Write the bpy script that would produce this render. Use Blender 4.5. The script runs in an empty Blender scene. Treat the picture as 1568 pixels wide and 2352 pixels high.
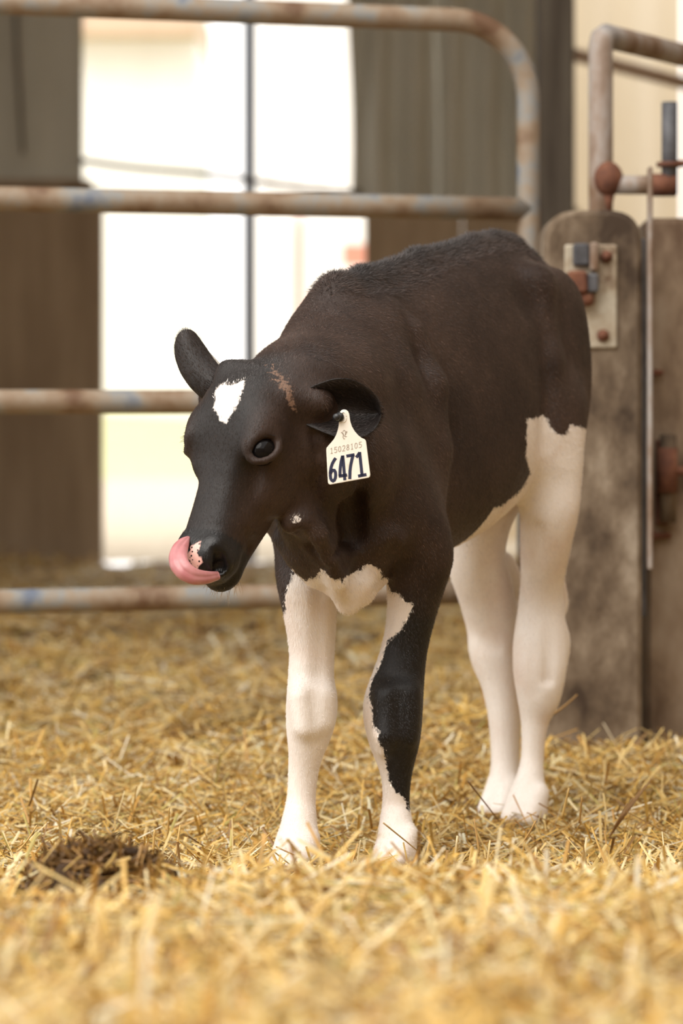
import bpy, math, random
import numpy as np

# ------------------------------------------------------------------ camera, sky, exposure
F, HOR, CX, EYE = 6860.0, 918.0, 784.0, 0.64      # focal length in px, horizon row, centre column, eye height
scene = bpy.context.scene
col = scene.collection
cam_data = bpy.data.cameras.new('camera')
cam = bpy.data.objects.new('camera', cam_data)
col.objects.link(cam)
cam.location = (0, 0, EYE)
cam.rotation_euler = (math.pi / 2, 0, 0)
cam_data.sensor_fit = 'VERTICAL'
cam_data.sensor_height = 36.0
cam_data.sensor_width = 24.0
cam_data.lens = F / 2352 * 36.0
cam_data.shift_y = -(1176 - HOR) / 2352
cam_data.clip_end = 200
cam_data.dof.use_dof = True
cam_data.dof.focus_distance = 3.93
cam_data.dof.aperture_fstop = 3.9
scene.camera = cam

world = bpy.data.worlds.new('overcast_sky')
scene.world = world
world.use_nodes = True
bg = world.node_tree.nodes['Background']
bg.inputs[0].default_value = (1.0, 0.965, 0.92, 1)
bg.inputs[1].default_value = 2.05
sun_data = bpy.data.lights.new('hazy_sun_offscreen', 'SUN')          # sun behind thin cloud, high on the left behind the camera
sun_data.energy = 2.6
sun_data.angle = math.radians(50)
sun_data.color = (1.0, .95, .88)
sun = bpy.data.objects.new('hazy_sun_offscreen', sun_data)
col.objects.link(sun)
sun.rotation_euler = (math.radians(42), 0, math.radians(-38))
scene.view_settings.view_transform = 'Standard'
scene.view_settings.look = 'None'
scene.view_settings.gamma = 1
scene.view_settings.use_curve_mapping = False
scene.view_settings.exposure = 0.0

rng = np.random.default_rng(7)
random.seed(7)


def P(px, py, d):
    return np.array([(px - CX) * d / F, d, EYE - (py - HOR) * d / F])


def proj(v):
    return np.stack([CX + F * v[:, 0] / v[:, 1], HOR - F * (v[:, 2] - EYE) / v[:, 1]], 1)


# ------------------------------------------------------------------ materials
def new_mat(name):
    m = bpy.data.materials.new(name)
    m.use_nodes = True
    nt = m.node_tree
    return m, nt, nt.nodes['Principled BSDF']


def N(nt, kind, **kw):
    n = nt.nodes.new(kind)
    for k, v in kw.items():
        setattr(n, k, v)
    return n


def L(nt, a, b):
    nt.links.new(a, b)


def noise(nt, scale, detail=4, rough=.6, vec=None, dist=0.0):
    n = N(nt, 'ShaderNodeTexNoise')
    n.inputs['Scale'].default_value = scale
    n.inputs['Detail'].default_value = detail
    n.inputs['Roughness'].default_value = rough
    n.inputs['Distortion'].default_value = dist
    if vec is not None:
        L(nt, vec, n.inputs['Vector'])
    return n


def coords(nt, scale=(1, 1, 1)):
    tc = N(nt, 'ShaderNodeTexCoord')
    mp = N(nt, 'ShaderNodeMapping')
    mp.inputs['Scale'].default_value = scale
    L(nt, tc.outputs['Object'], mp.inputs['Vector'])
    return mp.outputs['Vector']


def ramp(nt, fac, stops):
    r = N(nt, 'ShaderNodeValToRGB')
    el = r.color_ramp.elements
    while len(el) < len(stops):
        el.new(0.5)
    for e, (p, c) in zip(el, stops):
        e.position = p
        e.color = (*c, 1) if len(c) == 3 else c
    L(nt, fac, r.inputs['Fac'])
    return r.outputs['Color']


def mixc(nt, fac, a, b):
    m = N(nt, 'ShaderNodeMix', data_type='RGBA')
    for sock, v in ((m.inputs['Factor'], fac), (m.inputs['A'], a), (m.inputs['B'], b)):
        if isinstance(v, (int, float)):
            sock.default_value = v
        elif isinstance(v, tuple):
            sock.default_value = (*v, 1)
        else:
            L(nt, v, sock)
    # colour sockets of the Mix node carry the same names as the float ones; use indices 6,7
    return m


def mix_rgb(nt, fac, a, b):
    m = N(nt, 'ShaderNodeMix', data_type='RGBA')
    for sock, v in ((m.inputs[0], fac), (m.inputs[6], a), (m.inputs[7], b)):
        if isinstance(v, (int, float)):
            sock.default_value = v
        elif isinstance(v, tuple):
            sock.default_value = (*v, 1)
        else:
            L(nt, v, sock)
    return m.outputs[2]


def math_n(nt, op, a, b=None, clamp=False):
    m = N(nt, 'ShaderNodeMath', operation=op)
    m.use_clamp = clamp
    for i, v in enumerate((a, b)):
        if v is None:
            continue
        if isinstance(v, (int, float)):
            m.inputs[i].default_value = v
        else:
            L(nt, v, m.inputs[i])
    return m.outputs[0]


def smooth(nt, val, lo, hi):
    m = N(nt, 'ShaderNodeMapRange', interpolation_type='SMOOTHSTEP')
    L(nt, val, m.inputs['Value'])
    m.inputs['From Min'].default_value = lo
    m.inputs['From Max'].default_value = hi
    return m.outputs[0]


def attr(nt, name):
    a = N(nt, 'ShaderNodeAttribute')
    a.attribute_name = name
    return a


def bump(nt, bsdf, height, strength=.3, dist=.01):
    b = N(nt, 'ShaderNodeBump')
    b.inputs['Strength'].default_value = strength
    b.inputs['Distance'].default_value = dist
    L(nt, height, b.inputs['Height'])
    L(nt, b.outputs[0], bsdf.inputs['Normal'])


def simple_mat(name, stops, scale=8, rough=.8, stretch=(1, 1, 1), bstr=.2, bdist=.004, metal=0.0, detail=5):
    m, nt, b = new_mat(name)
    v = coords(nt, stretch)
    n = noise(nt, scale, detail, .62, v)
    L(nt, ramp(nt, n.outputs['Fac'], stops), b.inputs['Base Color'])
    b.inputs['Roughness'].default_value = rough
    b.inputs['Metallic'].default_value = metal
    if bstr:
        n2 = noise(nt, scale * 5, 4, .6, v)
        bump(nt, b, n2.outputs['Fac'], bstr, bdist)
    return m


M = {}
M['soil'] = simple_mat('soil', [(.3, (.055, .03, .012)), (.7, (.17, .095, .035))], 14, .95)
M['pipe'] = simple_mat('weathered_pipe', [(.33, (.14, .075, .04)), (.43, (.245, .17, .11)), (.52, (.29, .23, .17)),
                                           (.60, (.25, .25, .24)), (.70, (.13, .155, .21))], 9, .62, (1, 1, 1), .25, .002)
M['pipe_grey'] = simple_mat('galvanised_pipe', [(.36, (.15, .085, .045)), (.47, (.25, .19, .15)), (.57, (.33, .30, .28)), (.68, (.2, .19, .19))], 12, .6, (1, 1, .4), .2, .002)
M['rust'] = simple_mat('rust', [(.3, (.07, .025, .015)), (.6, (.16, .06, .03)), (.8, (.24, .13, .08))], 30, .85)
M['dark_iron'] = simple_mat('dark_iron', [(.3, (.035, .035, .04)), (.7, (.1, .1, .11))], 25, .6)
M['plate'] = simple_mat('painted_plate', [(.34, (.13, .075, .04)), (.45, (.34, .28, .20)), (.62, (.46, .42, .34))], 16, .7)
M['concrete'] = simple_mat('dirty_concrete', [(.34, (.045, .027, .015)), (.45, (.12, .084, .053)), (.55, (.20, .152, .105)), (.68, (.36, .30, .23))], 9, .92, (1, 1, .6), .5, .006, detail=9)
M['concrete_pale'] = simple_mat('pale_concrete', [(.36, (.10, .06, .035)), (.5, (.23, .165, .11)), (.64, (.33, .26, .19))], 7, .92, (1, 1, .5), .4, .004, detail=8)
M['sheet'] = simple_mat('ribbed_sheet', [(.3, (.46, .45, .37)), (.6, (.60, .59, .50)), (.8, (.64, .63, .55))], 2.5, .6, (2, 1, .35), .1, .002)
M['board_tan'] = simple_mat('tan_board', [(.25, (.27, .19, .12)), (.55, (.41, .31, .205)), (.8, (.5, .39, .27))], 3, .9, (2.5, 1, .35), .2, .004)
M['timber_dark'] = simple_mat('dark_timber', [(.3, (.05, .035, .025)), (.6, (.13, .11, .085)), (.8, (.2, .18, .14))], 6, .85, (4, 4, .3))
M['strap'] = simple_mat('dark_streak_tone', [(.3, (.1, .085, .065)), (.7, (.17, .15, .12))], 10, .8)  # tone of the dark streak on the left wall
M['cream'] = simple_mat('cream_siding', [(.3, (.80, .68, .50)), (.7, (.85, .74, .57))], 2, .6, (2, 1, .3), .0)
M['white_siding'] = simple_mat('white_siding', [(.3, (.8, .78, .76)), (.7, (.84, .83, .81))], 2, .6, (2, 1, .3), .0)
M['red_paint'] = simple_mat('faded_red_paint', [(.3, (.5, .2, .14)), (.7, (.6, .28, .2))], 3, .7, (1, 1, 1), .0)
M['roof_tin'] = simple_mat('roof_tin', [(.3, (.2, .18, .15)), (.7, (.3, .27, .23))], 3, .7, (2, 1, 1), .0)
M['eave_tan'] = simple_mat('tan_eave', [(.3, (.5, .36, .26)), (.7, (.56, .42, .31))], 3, .7, (1, 1, 1), .0)
M['blue_steel'] = simple_mat('blue_grey_steel', [(.3, (.24, .30, .42)), (.7, (.30, .36, .48))], 4, .5, (1, 1, .5), .0)
M['gravel'] = simple_mat('pale_gravel', [(.3, (.5, .42, .31)), (.7, (.64, .56, .44))], 20, .95, (1, 1, 1), .3, .01)
M['grass'] = simple_mat('bleached_grass', [(.3, (.5, .5, .26)), (.7, (.62, .6, .36))], 12, .95, (1, 1, 1), .3, .02)
M['wire'] = simple_mat('wire', [(.3, (.10, .08, .06)), (.7, (.18, .15, .11))], 12, .7, (1, 1, 1), .0)


# ------------------------------------------------------------------ mesh helpers
def make_obj(name, verts, faces, mat, parent=None, smooth_shade=True, uniform=False):
    me = bpy.data.meshes.new(name)
    me.from_pydata([tuple(map(float, v)) for v in verts], [], faces)
    if smooth_shade:
        me.polygons.foreach_set('use_smooth', np.ones(len(me.polygons), bool))
    me.update()
    if mat is not None:
        me.materials.append(mat)
    o = bpy.data.objects.new(name, me)
    col.objects.link(o)
    if parent is not None:
        o.parent = parent
        o.matrix_parent_inverse = parent.matrix_world.inverted() if False else __import__('mathutils').Matrix.Translation(-parent.location)
    return o


def big_mesh(name, V, quads, mat, parent=None, tris=None, shade=True):
    me = bpy.data.meshes.new(name)
    nq = len(quads)
    me.vertices.add(len(V))
    me.vertices.foreach_set('co', np.asarray(V, np.float32).ravel())
    per = quads.shape[1]
    me.loops.add(nq * per)
    me.loops.foreach_set('vertex_index', quads.astype(np.int32).ravel())
    me.polygons.add(nq)
    me.polygons.foreach_set('loop_start', np.arange(0, nq * per, per, dtype=np.int32))
    me.polygons.foreach_set('loop_total', np.full(nq, per, np.int32))
    if shade:
        me.polygons.foreach_set('use_smooth', np.ones(nq, bool))
    me.update(calc_edges=True)
    me.validate()
    if mat is not None:
        me.materials.append(mat)
    o = bpy.data.objects.new(name, me)
    col.objects.link(o)
    if parent is not None:
        o.parent = parent
        o.matrix_parent_inverse = __import__('mathutils').Matrix.Translation(-parent.location)
    return o


def set_attr(o, name, vals):
    a = o.data.attributes.new(name, 'FLOAT', 'POINT')
    a.data.foreach_set('value', np.asarray(vals, np.float32))


def set_col(o, name, vals):
    a = o.data.attributes.new(name, 'FLOAT_COLOR', 'POINT')
    c = np.ones((len(vals), 4), np.float32)
    c[:, :3] = vals
    a.data.foreach_set('color', c.ravel())


def tag(o, label=None, cat=None, group=None, kind=None):
    if label: o['label'] = label
    if cat: o['category'] = cat
    if group: o['group'] = group
    if kind: o['kind'] = kind
    return o


def empty(name, loc, label=None, cat=None, group=None):
    o = bpy.data.objects.new(name, None)
    o.empty_display_size = .05
    o.location = [float(c) for c in loc]
    col.objects.link(o)
    return tag(o, label, cat, group)


def box_geo(lo, hi, bev=0.0):
    x0, y0, z0 = lo
    x1, y1, z1 = hi
    if bev <= 0:
        v = [(x, y, z) for z in (z0, z1) for y in (y0, y1) for x in (x0, x1)]
        f = [(0, 2, 3, 1), (4, 5, 7, 6), (0, 1, 5, 4), (2, 6, 7, 3), (0, 4, 6, 2), (1, 3, 7, 5)]
        return v, f
    # chamfered box from an octagonal prism ring stack
    b = bev
    def ring(z, i):
        return [(x0 + b + i, y0 + i, z), (x1 - b - i, y0 + i, z), (x1 - i, y0 + b + i, z), (x1 - i, y1 - b - i, z),
                (x1 - b - i, y1 - i, z), (x0 + b + i, y1 - i, z), (x0 + i, y1 - b - i, z), (x0 + i, y0 + b + i, z)]
    rings = [ring(z0, b * .9), ring(z0 + b, 0), ring(z1 - b, 0), ring(z1, b * .9)]
    v = [p for r in rings for p in r]
    f = []
    for k in range(3):
        for i in range(8):
            j = (i + 1) % 8
            f.append((k * 8 + i, k * 8 + j, k * 8 + 8 + j, k * 8 + 8 + i))
    f.append(tuple(range(7, -1, -1)))
    f.append(tuple(range(24, 32)))
    return v, f


def box(name, lo, hi, mat, parent=None, bev=0.0):
    v, f = box_geo(lo, hi, bev)
    return make_obj(name, v, f, mat, parent, False)


def tube_geo(pts, radii, seg=14, cap=True, flat=1.0):
    pts = np.array(pts, float)
    n = len(pts)
    if np.isscalar(radii):
        radii = [radii] * n
    T = np.gradient(pts, axis=0)
    T /= np.linalg.norm(T, axis=1)[:, None]
    ref = np.array([0, 0, 1.0]) if abs(T[0][2]) < .9 else np.array([1.0, 0, 0])
    u = np.cross(T[0], ref)
    u /= np.linalg.norm(u)
    V = []
    for i in range(n):
        u = u - T[i] * np.dot(u, T[i])
        u /= np.linalg.norm(u)
        w = np.cross(T[i], u)
        for k in range(seg):
            a = 2 * math.pi * k / seg
            V.append(pts[i] + radii[i] * (math.cos(a) * u + flat * math.sin(a) * w))
    Fc = []
    for i in range(n - 1):
        for k in range(seg):
            j = (k + 1) % seg
            Fc.append((i * seg + k, i * seg + j, (i + 1) * seg + j, (i + 1) * seg + k))
    if cap:
        Fc.append(tuple(range(seg - 1, -1, -1)))
        Fc.append(tuple(range((n - 1) * seg, n * seg)))
    return V, Fc


def tube(name, pts, r, mat, parent=None, seg=14, flat=1.0):
    v, f = tube_geo(pts, r, seg, True, flat)
    return make_obj(name, v, f, mat, parent, True)


def uv_sphere(c, r, su=20, sv=12, scale=(1, 1, 1)):
    V, Fc = [], []
    for i in range(sv + 1):
        th = math.pi * i / sv
        for k in range(su):
            ph = 2 * math.pi * k / su
            V.append((c[0] + r * scale[0] * math.sin(th) * math.cos(ph), c[1] + r * scale[1] * math.sin(th) * math.sin(ph), c[2] + r * scale[2] * math.cos(th)))
    for i in range(sv):
        for k in range(su):
            j = (k + 1) % su
            Fc.append((i * su + k, (i + 1) * su + k, (i + 1) * su + j, i * su + j))
    return V, Fc


def lathe(name, base, axis, prof, mat, parent=None, seg=12):
    """profile of (distance along axis, radius)"""
    base = np.array(base, float)
    axis = np.array(axis, float)
    axis /= np.linalg.norm(axis)
    pts = [base + axis * a for a, _ in prof]
    u = np.cross(axis, [0.3, .5, .81])
    u /= np.linalg.norm(u)
    w = np.cross(axis, u)
    V, Fc = [], []
    for p, (_, r) in zip(pts, prof):
        for k in range(seg):
            a = 2 * math.pi * k / seg
            V.append(p + r * (math.cos(a) * u + math.sin(a) * w))
    for i in range(len(prof) - 1):
        for k in range(seg):
            j = (k + 1) % seg
            Fc.append((i * seg + k, i * seg + j, (i + 1) * seg + j, (i + 1) * seg + k))
    Fc.append(tuple(range(seg - 1, -1, -1)))
    Fc.append(tuple(range((len(prof) - 1) * seg, len(prof) * seg)))
    return make_obj(name, V, Fc, mat, parent, True)


def ribbed_sheet(name, x0, x1, z0, z1, y, mat, parent=None, pitch=.2, depth=.03, wave=0.0):
    xs = np.arange(x0, x1 + 1e-6, pitch / 12)
    zs = np.linspace(z0, z1, 25 if wave else 2)
    V, Fc = [], []
    for z in zs:
        for x in xs:
            off = wave * math.sin(z * 4.1 + 1.0)
            p = ((x + off) / pitch) % 1.0
            h = depth * .5 * (1 + math.cos(2 * math.pi * p))
            V.append((x + off * .6, y - h, z))
    n = len(xs)
    for r in range(len(zs) - 1):
        for i in range(n - 1):
            Fc.append((r * n + i, r * n + i + 1, (r + 1) * n + i + 1, (r + 1) * n + i))
    m = len(V)
    # a back skin so that the sheet has thickness
    V += [(v[0], v[1] + .004, v[2]) for v in V]
    Fc += [tuple(m + k for k in reversed(f)) for f in list(Fc)]
    return make_obj(name, V, Fc, mat, parent, True)


# ------------------------------------------------------------------ ground
def ground(x, y):
    x = np.asarray(x, float)
    y = np.asarray(y, float)
    t = np.clip((3.86 - y) / .80, 0, 1)
    t = t * t * (3 - 2 * t)
    mound = .112 * t + .075 * np.clip((3.15 - y) / .93, 0, 1.6)
    mound = mound * (1 - .35 * np.exp(-((x + .29) / .12) ** 2 - ((y - 3.18) / .16) ** 2))
    near = np.clip((y - 4.75) / .8, 0, 1)
    bump_ = (.012 * np.sin(5.1 * x + 2.3 * y + .4) + .009 * np.sin(9.7 * x - 6.1 * y + 1.7) + .006 * np.sin(17 * x + 13 * y)) * (.45 + .75 * near)
    bump_ += .02 * np.sin(1.9 * x - 1.3 * y + 2) * near
    # left side lies a little lower behind the clump
    return -.034 + mound + bump_ + .012 * near


def grid_surface(name, xs, ys, fn, mat, parent=None):
    X, Y = np.meshgrid(xs, ys)
    Z = fn(X, Y)
    V = np.stack([X.ravel(), Y.ravel(), Z.ravel()], 1)
    nx, ny = len(xs), len(ys)
    i, j = np.meshgrid(np.arange(nx - 1), np.arange(ny - 1))
    a = (j * nx + i).ravel()
    q = np.stack([a, a + 1, a + 1 + nx, a + nx], 1)
    return big_mesh(name, V, q, mat, parent)


o = grid_surface('floor', np.linspace(-4.5, 2.6, 143), np.linspace(-3.4, 12.2, 313), ground, M['soil'])
tag(o, kind='structure')
o = grid_surface('ground_outside', np.linspace(-14, 14, 40), np.linspace(12.2, 60, 60),
                 lambda X, Y: -.02 + 0 * X, M['gravel'])
tag(o, 'pale gravel yard outside the barn opening', None, None, 'structure')
o = grid_surface('grass_bank', np.linspace(-16, 16, 60), np.linspace(24, 46, 30),
                 lambda X, Y: -.1 + 1.05 * np.clip((Y - 24) / 14, 0, 1) ** .8 + .05 * np.sin(X * 1.3 + Y), M['grass'])
tag(o, 'sloping bank of bleached grass beyond the yard', None, None, 'structure')

# ------------------------------------------------------------------ barn shell
K = 12.0 / F
def X12(px): return (px - CX) * K
def Z12(py): return EYE - (py - HOR) * K

wb = empty('wall_back', (0, 12, 0)); tag(wb, kind='structure')
xs = [X12(197) - .95 * k for k in range(4)]
for k in range(3):
    ribbed_sheet('sheet', xs[k + 1], xs[k] - .006, 1.44, 4.5, 12.06, M['sheet'], wb, .32, .022)
for k in range(3):
    x1 = X12(237) - .9 * k
    box('board_panel', (x1 - .894, 11.96, -.08), (x1, 12.02, Z12(432)), M['board_tan'], wb, .006)
o = box('sill_rail', (X12(212) - 2.8, 11.92, Z12(432)), (X12(212), 12.06, Z12(415)), M['board_tan'], wb, .006)
# hanging sheet right of the opening
ribbed_sheet('sheet', X12(802), X12(1000), 1.40, 4.5, 12.05, M['sheet'], wb, .148, .05, .02)
ribbed_sheet('sheet', X12(1000), X12(1300), 1.40, 4.5, 12.06, M['sheet'], wb, .148, .05, .02)
box('board_panel', (X12(838), 11.97, .42), (X12(1060), 12.03, Z12(478)), M['board_tan'], wb, .006)
box('board_panel', (X12(1062), 11.97, .42), (X12(1330), 12.03, Z12(478)), M['board_tan'], wb, .006)
# added tapered tube that stands in for a dark streak on the left wall
o = tube('dark_streak', [P(33, -60, 11.95), P(40, 150, 11.95), P(52, 352, 11.95)], [.016, .02, .012], M['strap'], None, 8, .5)
tag(o, 'dark tapered streak down the grey ribbed wall', 'strap')

ceil = empty('ceiling', (0, 9, 4.5)); tag(ceil, kind='structure')
box('roof_sheet', (-6, 5.3, 4.5), (4.0, 8.8, 4.56), M['roof_tin'], ceil)
box('roof_sheet', (-6, 8.8, 4.5), (4.0, 12.2, 4.56), M['roof_tin'], ceil)
wf = box('wall_front_blocker', (-7, -3.6, -.1), (7, -3.4, 3.6), M['board_tan']); tag(wf, kind='structure')  # unseen wall added behind the camera to block low sky light
ws = box('wall_side_blocker', (2.6, -3.4, -.1), (2.7, 12.1, 4.5), M['board_tan']); tag(ws, kind='structure')  # out of view, added to keep sky light off the right side
wl = box('wall_left', (-3.3, 5.6, -.1), (-3.2, 12.1, 4.5), M['board_tan']); tag(wl, kind='structure')
# column that carries the roof
o = box('roof_column', ((1232 - CX) * 9 / F, 8.93, -.06), ((1316 - CX) * 9 / F, 9.07, 4.5), M['timber_dark'], None, .008)
tag(o, 'dark timber roof column behind the bent pipe gate', 'column')
# cream neighbour wall
wr = empty('wall_right', (2, 14, 0)); tag(wr, kind='structure')
x = (1130 - CX) * 14 / F
for k in range(5):
    ribbed_sheet('siding_sheet', x, x + .9, -.05, 4.5, 14.0, M['cream'], wr, .23, .03)
    x += .9

# ------------------------------------------------------------------ outside the opening
def PO(px, py, d): return P(px, py, d)
PX_ = float(P(573, 0, 12.25)[0])
o = tube('steel_pole', [(PX_, 12.25, 4.5), (PX_, 12.25, 1.6), (PX_, 12.25, -.04)], .026, M['blue_steel'], None, 14)
tag(o, 'slim blue-grey steel pole standing in the bright opening', 'pole')
pts = [P(185 + 64.5 * k, 368 + 7.7 * k + 3 * math.sin(k), 12.0) for k in range(11)]
o = tube('cable', pts, .012, M['wire'], None, 8)
tag(o, 'thin sagging cable running across the bright barn opening', 'cable')
# a white shed seen through the opening
sh = empty('shed', (1.0, 26, 0), 'white ribbed shed behind the blue-grey pole', 'shed')
x = (590 - CX) * 26 / F
for k in range(3):
    ribbed_sheet('wall_sheet', x, x + .9, -.02, 4.6, 26, M['white_siding'], sh, .225, .03)
    x += .9
box('roof', ((590 - CX) * 26 / F - .1, 25.6, 4.6), (x + .2, 29, 4.7), M['roof_tin'], sh)
box('door', ((690 - CX) * 26 / F, 25.93, -.02), ((850 - CX) * 26 / F, 25.96, EYE - (505 - HOR) * 26 / F), M['white_siding'], sh)
bx = box('door_trim', ((684 - CX) * 26 / F, 25.9, -.02), ((694 - CX) * 26 / F, 25.95, EYE - (500 - HOR) * 26 / F), M['red_paint'], sh)
o = box('sign_panel', ((785 - CX) * 24 / F, 24.0, EYE - (612 - HOR) * 24 / F), ((845 - CX) * 24 / F, 24.03, EYE - (560 - HOR) * 24 / F), M['red_paint'], sh)
# far building with a tan eave, high in the opening
fb = empty('far_building', (-1.3, 30, 0), 'pale far building with a tan eave left of the pole', 'building')
box('wall', ((150 - CX) * 30 / F, 30.3, -.02), ((450 - CX) * 30 / F, 33, EYE - (80 - HOR) * 30 / F), M['white_siding'], fb)
box('eave', ((120 - CX) * 30 / F, 29.8, EYE - (82 - HOR) * 30 / F), ((452 - CX) * 30 / F, 33.4, EYE - (-20 - HOR) * 30 / F), M['eave_tan'], fb)

# ------------------------------------------------------------------ pipe gate
RG = .0228
def gx(px):                       # gate plane: depth runs from 5.5 at column 0 to 5.8 at column 1213
    # solve X = (px-CX)*d/F on the straight line between both ends
    xa, da = (0 - CX) * 5.5 / F, 5.5
    xb, db = (1213 - CX) * 5.8 / F, 5.8
    s = (db - da) / (xb - xa)
    k = (px - CX) / F
    d = (da - s * xa) / (1 - s * k)
    return k * d, d
def gp(px, z):
    x, d = gx(px)
    return np.array([x, d, z])
xa, da = gx(0)
xb, db = gx(1213)
gdir = np.array([xb - xa, db - da, 0]); gdir /= np.linalg.norm(gdir)
gate_right = np.array([xb, db, 0])
gate = empty('pipe_gate', (float(xb), float(db), 0), 'weathered pipe gate with bent corner and four rails behind the calf', 'gate')
left_end = gate_right - gdir * 3.0
ztop, z2, z3, z4 = 1.372, 1.010, .636, .268
R = .150
frame = [np.array([*left_end[:2], ztop])]
frame += [gate_right - gdir * (R + .5) + [0, 0, ztop]]
cc = gate_right - gdir * R + np.array([0, 0, ztop - R])
for k in range(13):
    a = math.pi / 2 * (1 - k / 12)
    frame.append(cc + gdir * R * math.cos(a) + np.array([0, 0, R * math.sin(a)]))
frame.append(gate_right + [0, 0, .9])
frame.append(gate_right + [0, 0, z4])
top = tube('bent_frame', frame, RG, M['pipe'], gate, 18)
top['label'] = 'bent top rail turning into the end upright'
for z in (z2, z3, z4):
    a = left_end + [0, 0, z]
    b = gate_right + [0, 0, z]
    tube('rail', [a + (b - a) * t for t in np.linspace(0, 1, 9)], RG, M['pipe'], gate, 18)
tube('end_upright', [left_end + [0, 0, ztop], left_end + [0, 0, .7], left_end + [0, 0, z4]], RG, M['pipe'], gate, 14)
# ground feet of the gate so that it stands
for q in (left_end, gate_right):
    tube('foot', [q + [0, 0, z4], q + [0, 0, -.06]], RG * .9, M['pipe'], gate, 12)

# ------------------------------------------------------------------ right gate post and hardware
D = 5.3
def pz(py, d=D): return EYE - (py - HOR) * d / F
def pxx(px, d=D): return (px - CX) * d / F
post = empty('gate_post', (pxx(1362), D + .09, 0), 'dirty concrete gate post with rounded top and bolted plate', 'post')
x0, x1 = pxx(1250), pxx(1474)
prof = []
zt = pz(482)
for k in range(17):
    a = math.pi * k / 16
    cx_, rx, rz = (x0 + x1) / 2, (x1 - x0) / 2, .062
    ca, sa = math.cos(a), math.sin(a)
    prof.append((cx_ + rx * math.copysign(abs(ca) ** .5, ca), zt - rz + rz * sa ** .9 if sa > 0 else zt - rz))
prof = [(x1, -.08), (x1, .4)] + prof + [(x0, .4), (x0, -.08)]
V, Fc = [], []
ys_ = [(D, .008), (D + .008, 0), (D + .172, 0), (D + .18, .008)]
mx, mz = (x0 + x1) / 2, .45
for y, inset in ys_:
    for (x, z) in prof:
        V.append((x - math.copysign(inset, x - mx), y, z - (inset if z > .7 else 0)))
n = len(prof)
for r in range(3):
    for i in range(n):
        j = (i + 1) % n
        Fc.append((r * n + i, r * n + j, (r + 1) * n + j, (r + 1) * n + i))
Fc.append(tuple(range(n)))
Fc.append(tuple(range(3 * n + n - 1, 3 * n - 1, -1)))
make_obj('shaft', V, Fc, M['concrete'], post, False)
pl = box('mounting_plate', (pxx(1296), D - .008, pz(800)), (pxx(1416), D + .004, pz(562)), M['plate'], post, .003)
pl['label'] = 'pale painted steel plate bolted to the post'
for (bx_, by_) in ((1391, 590), (1383, 771)):
    lathe('bolt', (pxx(bx_), D - .004, pz(by_)), (0, -1, 0), [(0, .011), (.010, .011), (.012, .009), (.016, .006), (.022, .005)], M['rust'], pl)
box('slot_block', (pxx(1314), D - .022, pz(612)), (pxx(1352), D - .004, pz(560)), M['dark_iron'], post, .004)
box('slot_cover', (pxx(1352), D - .028, pz(625)), (pxx(1372), D - .004, pz(558)), M['pipe_grey'], post, .004)
box('hinge_block', (pxx(1300), D - .05, pz(676)), (pxx(1344), D - .004, pz(624)), M['rust'], post, .005)
box('hinge_lug', (pxx(1343), D - .045, pz(674)), (pxx(1370), D - .004, pz(630)), M['dark_iron'], post, .004)
lathe('hinge_pin', (pxx(1342), D - .026, pz(676)), (0, 0, -1), [(0, .015), (.016, .015), (.022, .008)], M['rust'], post)

# steel strap running down the post's right edge
o = box('steel_strap', (pxx(1485, 5.28), 5.25, .34), (pxx(1495, 5.28), 5.28, pz(385, 5.28)), M['pipe_grey'], None, .003)
tag(o, 'flat upright steel strap at the right edge of the concrete gate post', 'strap')
o = box('steel_angle', (x1 - .002, 5.35, .25), (pxx(1490), 5.40, pz(545)), M['dark_iron'], None, .002)
tag(o, 'dark steel angle in the gap beside the gate post', 'steel angle')

# second upright slab behind
D2 = 5.45
sl = empty('concrete_upright', (pxx(1570, D2), D2 + .05, 0), 'pale streaked concrete upright right of the gate post', 'upright')
box('slab', (pxx(1482, D2), D2, -.08), (pxx(1680, D2), D2 + .14, pz(500, D2)), M['concrete_pale'], sl, .01)
for (bx_, by_, l_) in ((1484, 856, .03), (1490, 1230, .04)):
    lathe('bolt', P(bx_, by_, D2 - .012), (1, 0, 0), [(0, .011), (.008, .011), (.01, .007), (l_, .005)], M['rust'], sl)
hg = box('hinge_backing', (pxx(1505, D2), D2 - .01, pz(1205, D2)), (pxx(1532, D2), D2 + .002, pz(1010, D2)), M['rust'], sl, .002)
lathe('hinge_barrel', P(1532, 1132, D2 - .028), (0, 0, 1), [(0, .019), (.082, .019)], M['rust'], sl, 16)
lathe('hinge_pin', P(1534, 1200, D2 - .028), (0, 0, 1), [(0, .015), (.158, .015), (.16, .012)], M['concrete'], sl, 14)
lathe('hinge_arm', P(1540, 1082, D2 - .028), (1, 0, 0), [(0, .009), (.12, .009)], M['rust'], sl, 10)

# second gate, running away to the right
g2 = empty('tube_gate', (pxx(1379, 5.42), 5.42, 0), 'grey tube gate end frame rising behind the rounded gate post', 'gate')
base = np.array([pxx(1379, 5.53), 5.53, 0.0])
tp = EYE - (75 - HOR) * 5.5 / F
fr = [base + [0, 0, .12], base + [0, 0, .8], base + [0, 0, tp - .02]]
far = np.array([pxx(1568, 5.86), 5.86, tp])
dirg = far - (base + [0, 0, tp]); dirg[2] = 0; dirg /= np.linalg.norm(dirg)
fr += [base + dirg * .006 + [0, 0, tp - .006], base + dirg * .02 + [0, 0, tp], base + dirg * .3 + [0, 0, tp], base + dirg * 1.6 + [0, 0, tp]]
tube('frame', fr, RG, M['pipe_grey'], g2, 16)
for z in (.35, .75):
    tube('rail', [base + [0, 0, z], base + dirg * 1.6 + [0, 0, z]], RG * .9, M['pipe_grey'], g2, 12)
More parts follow.
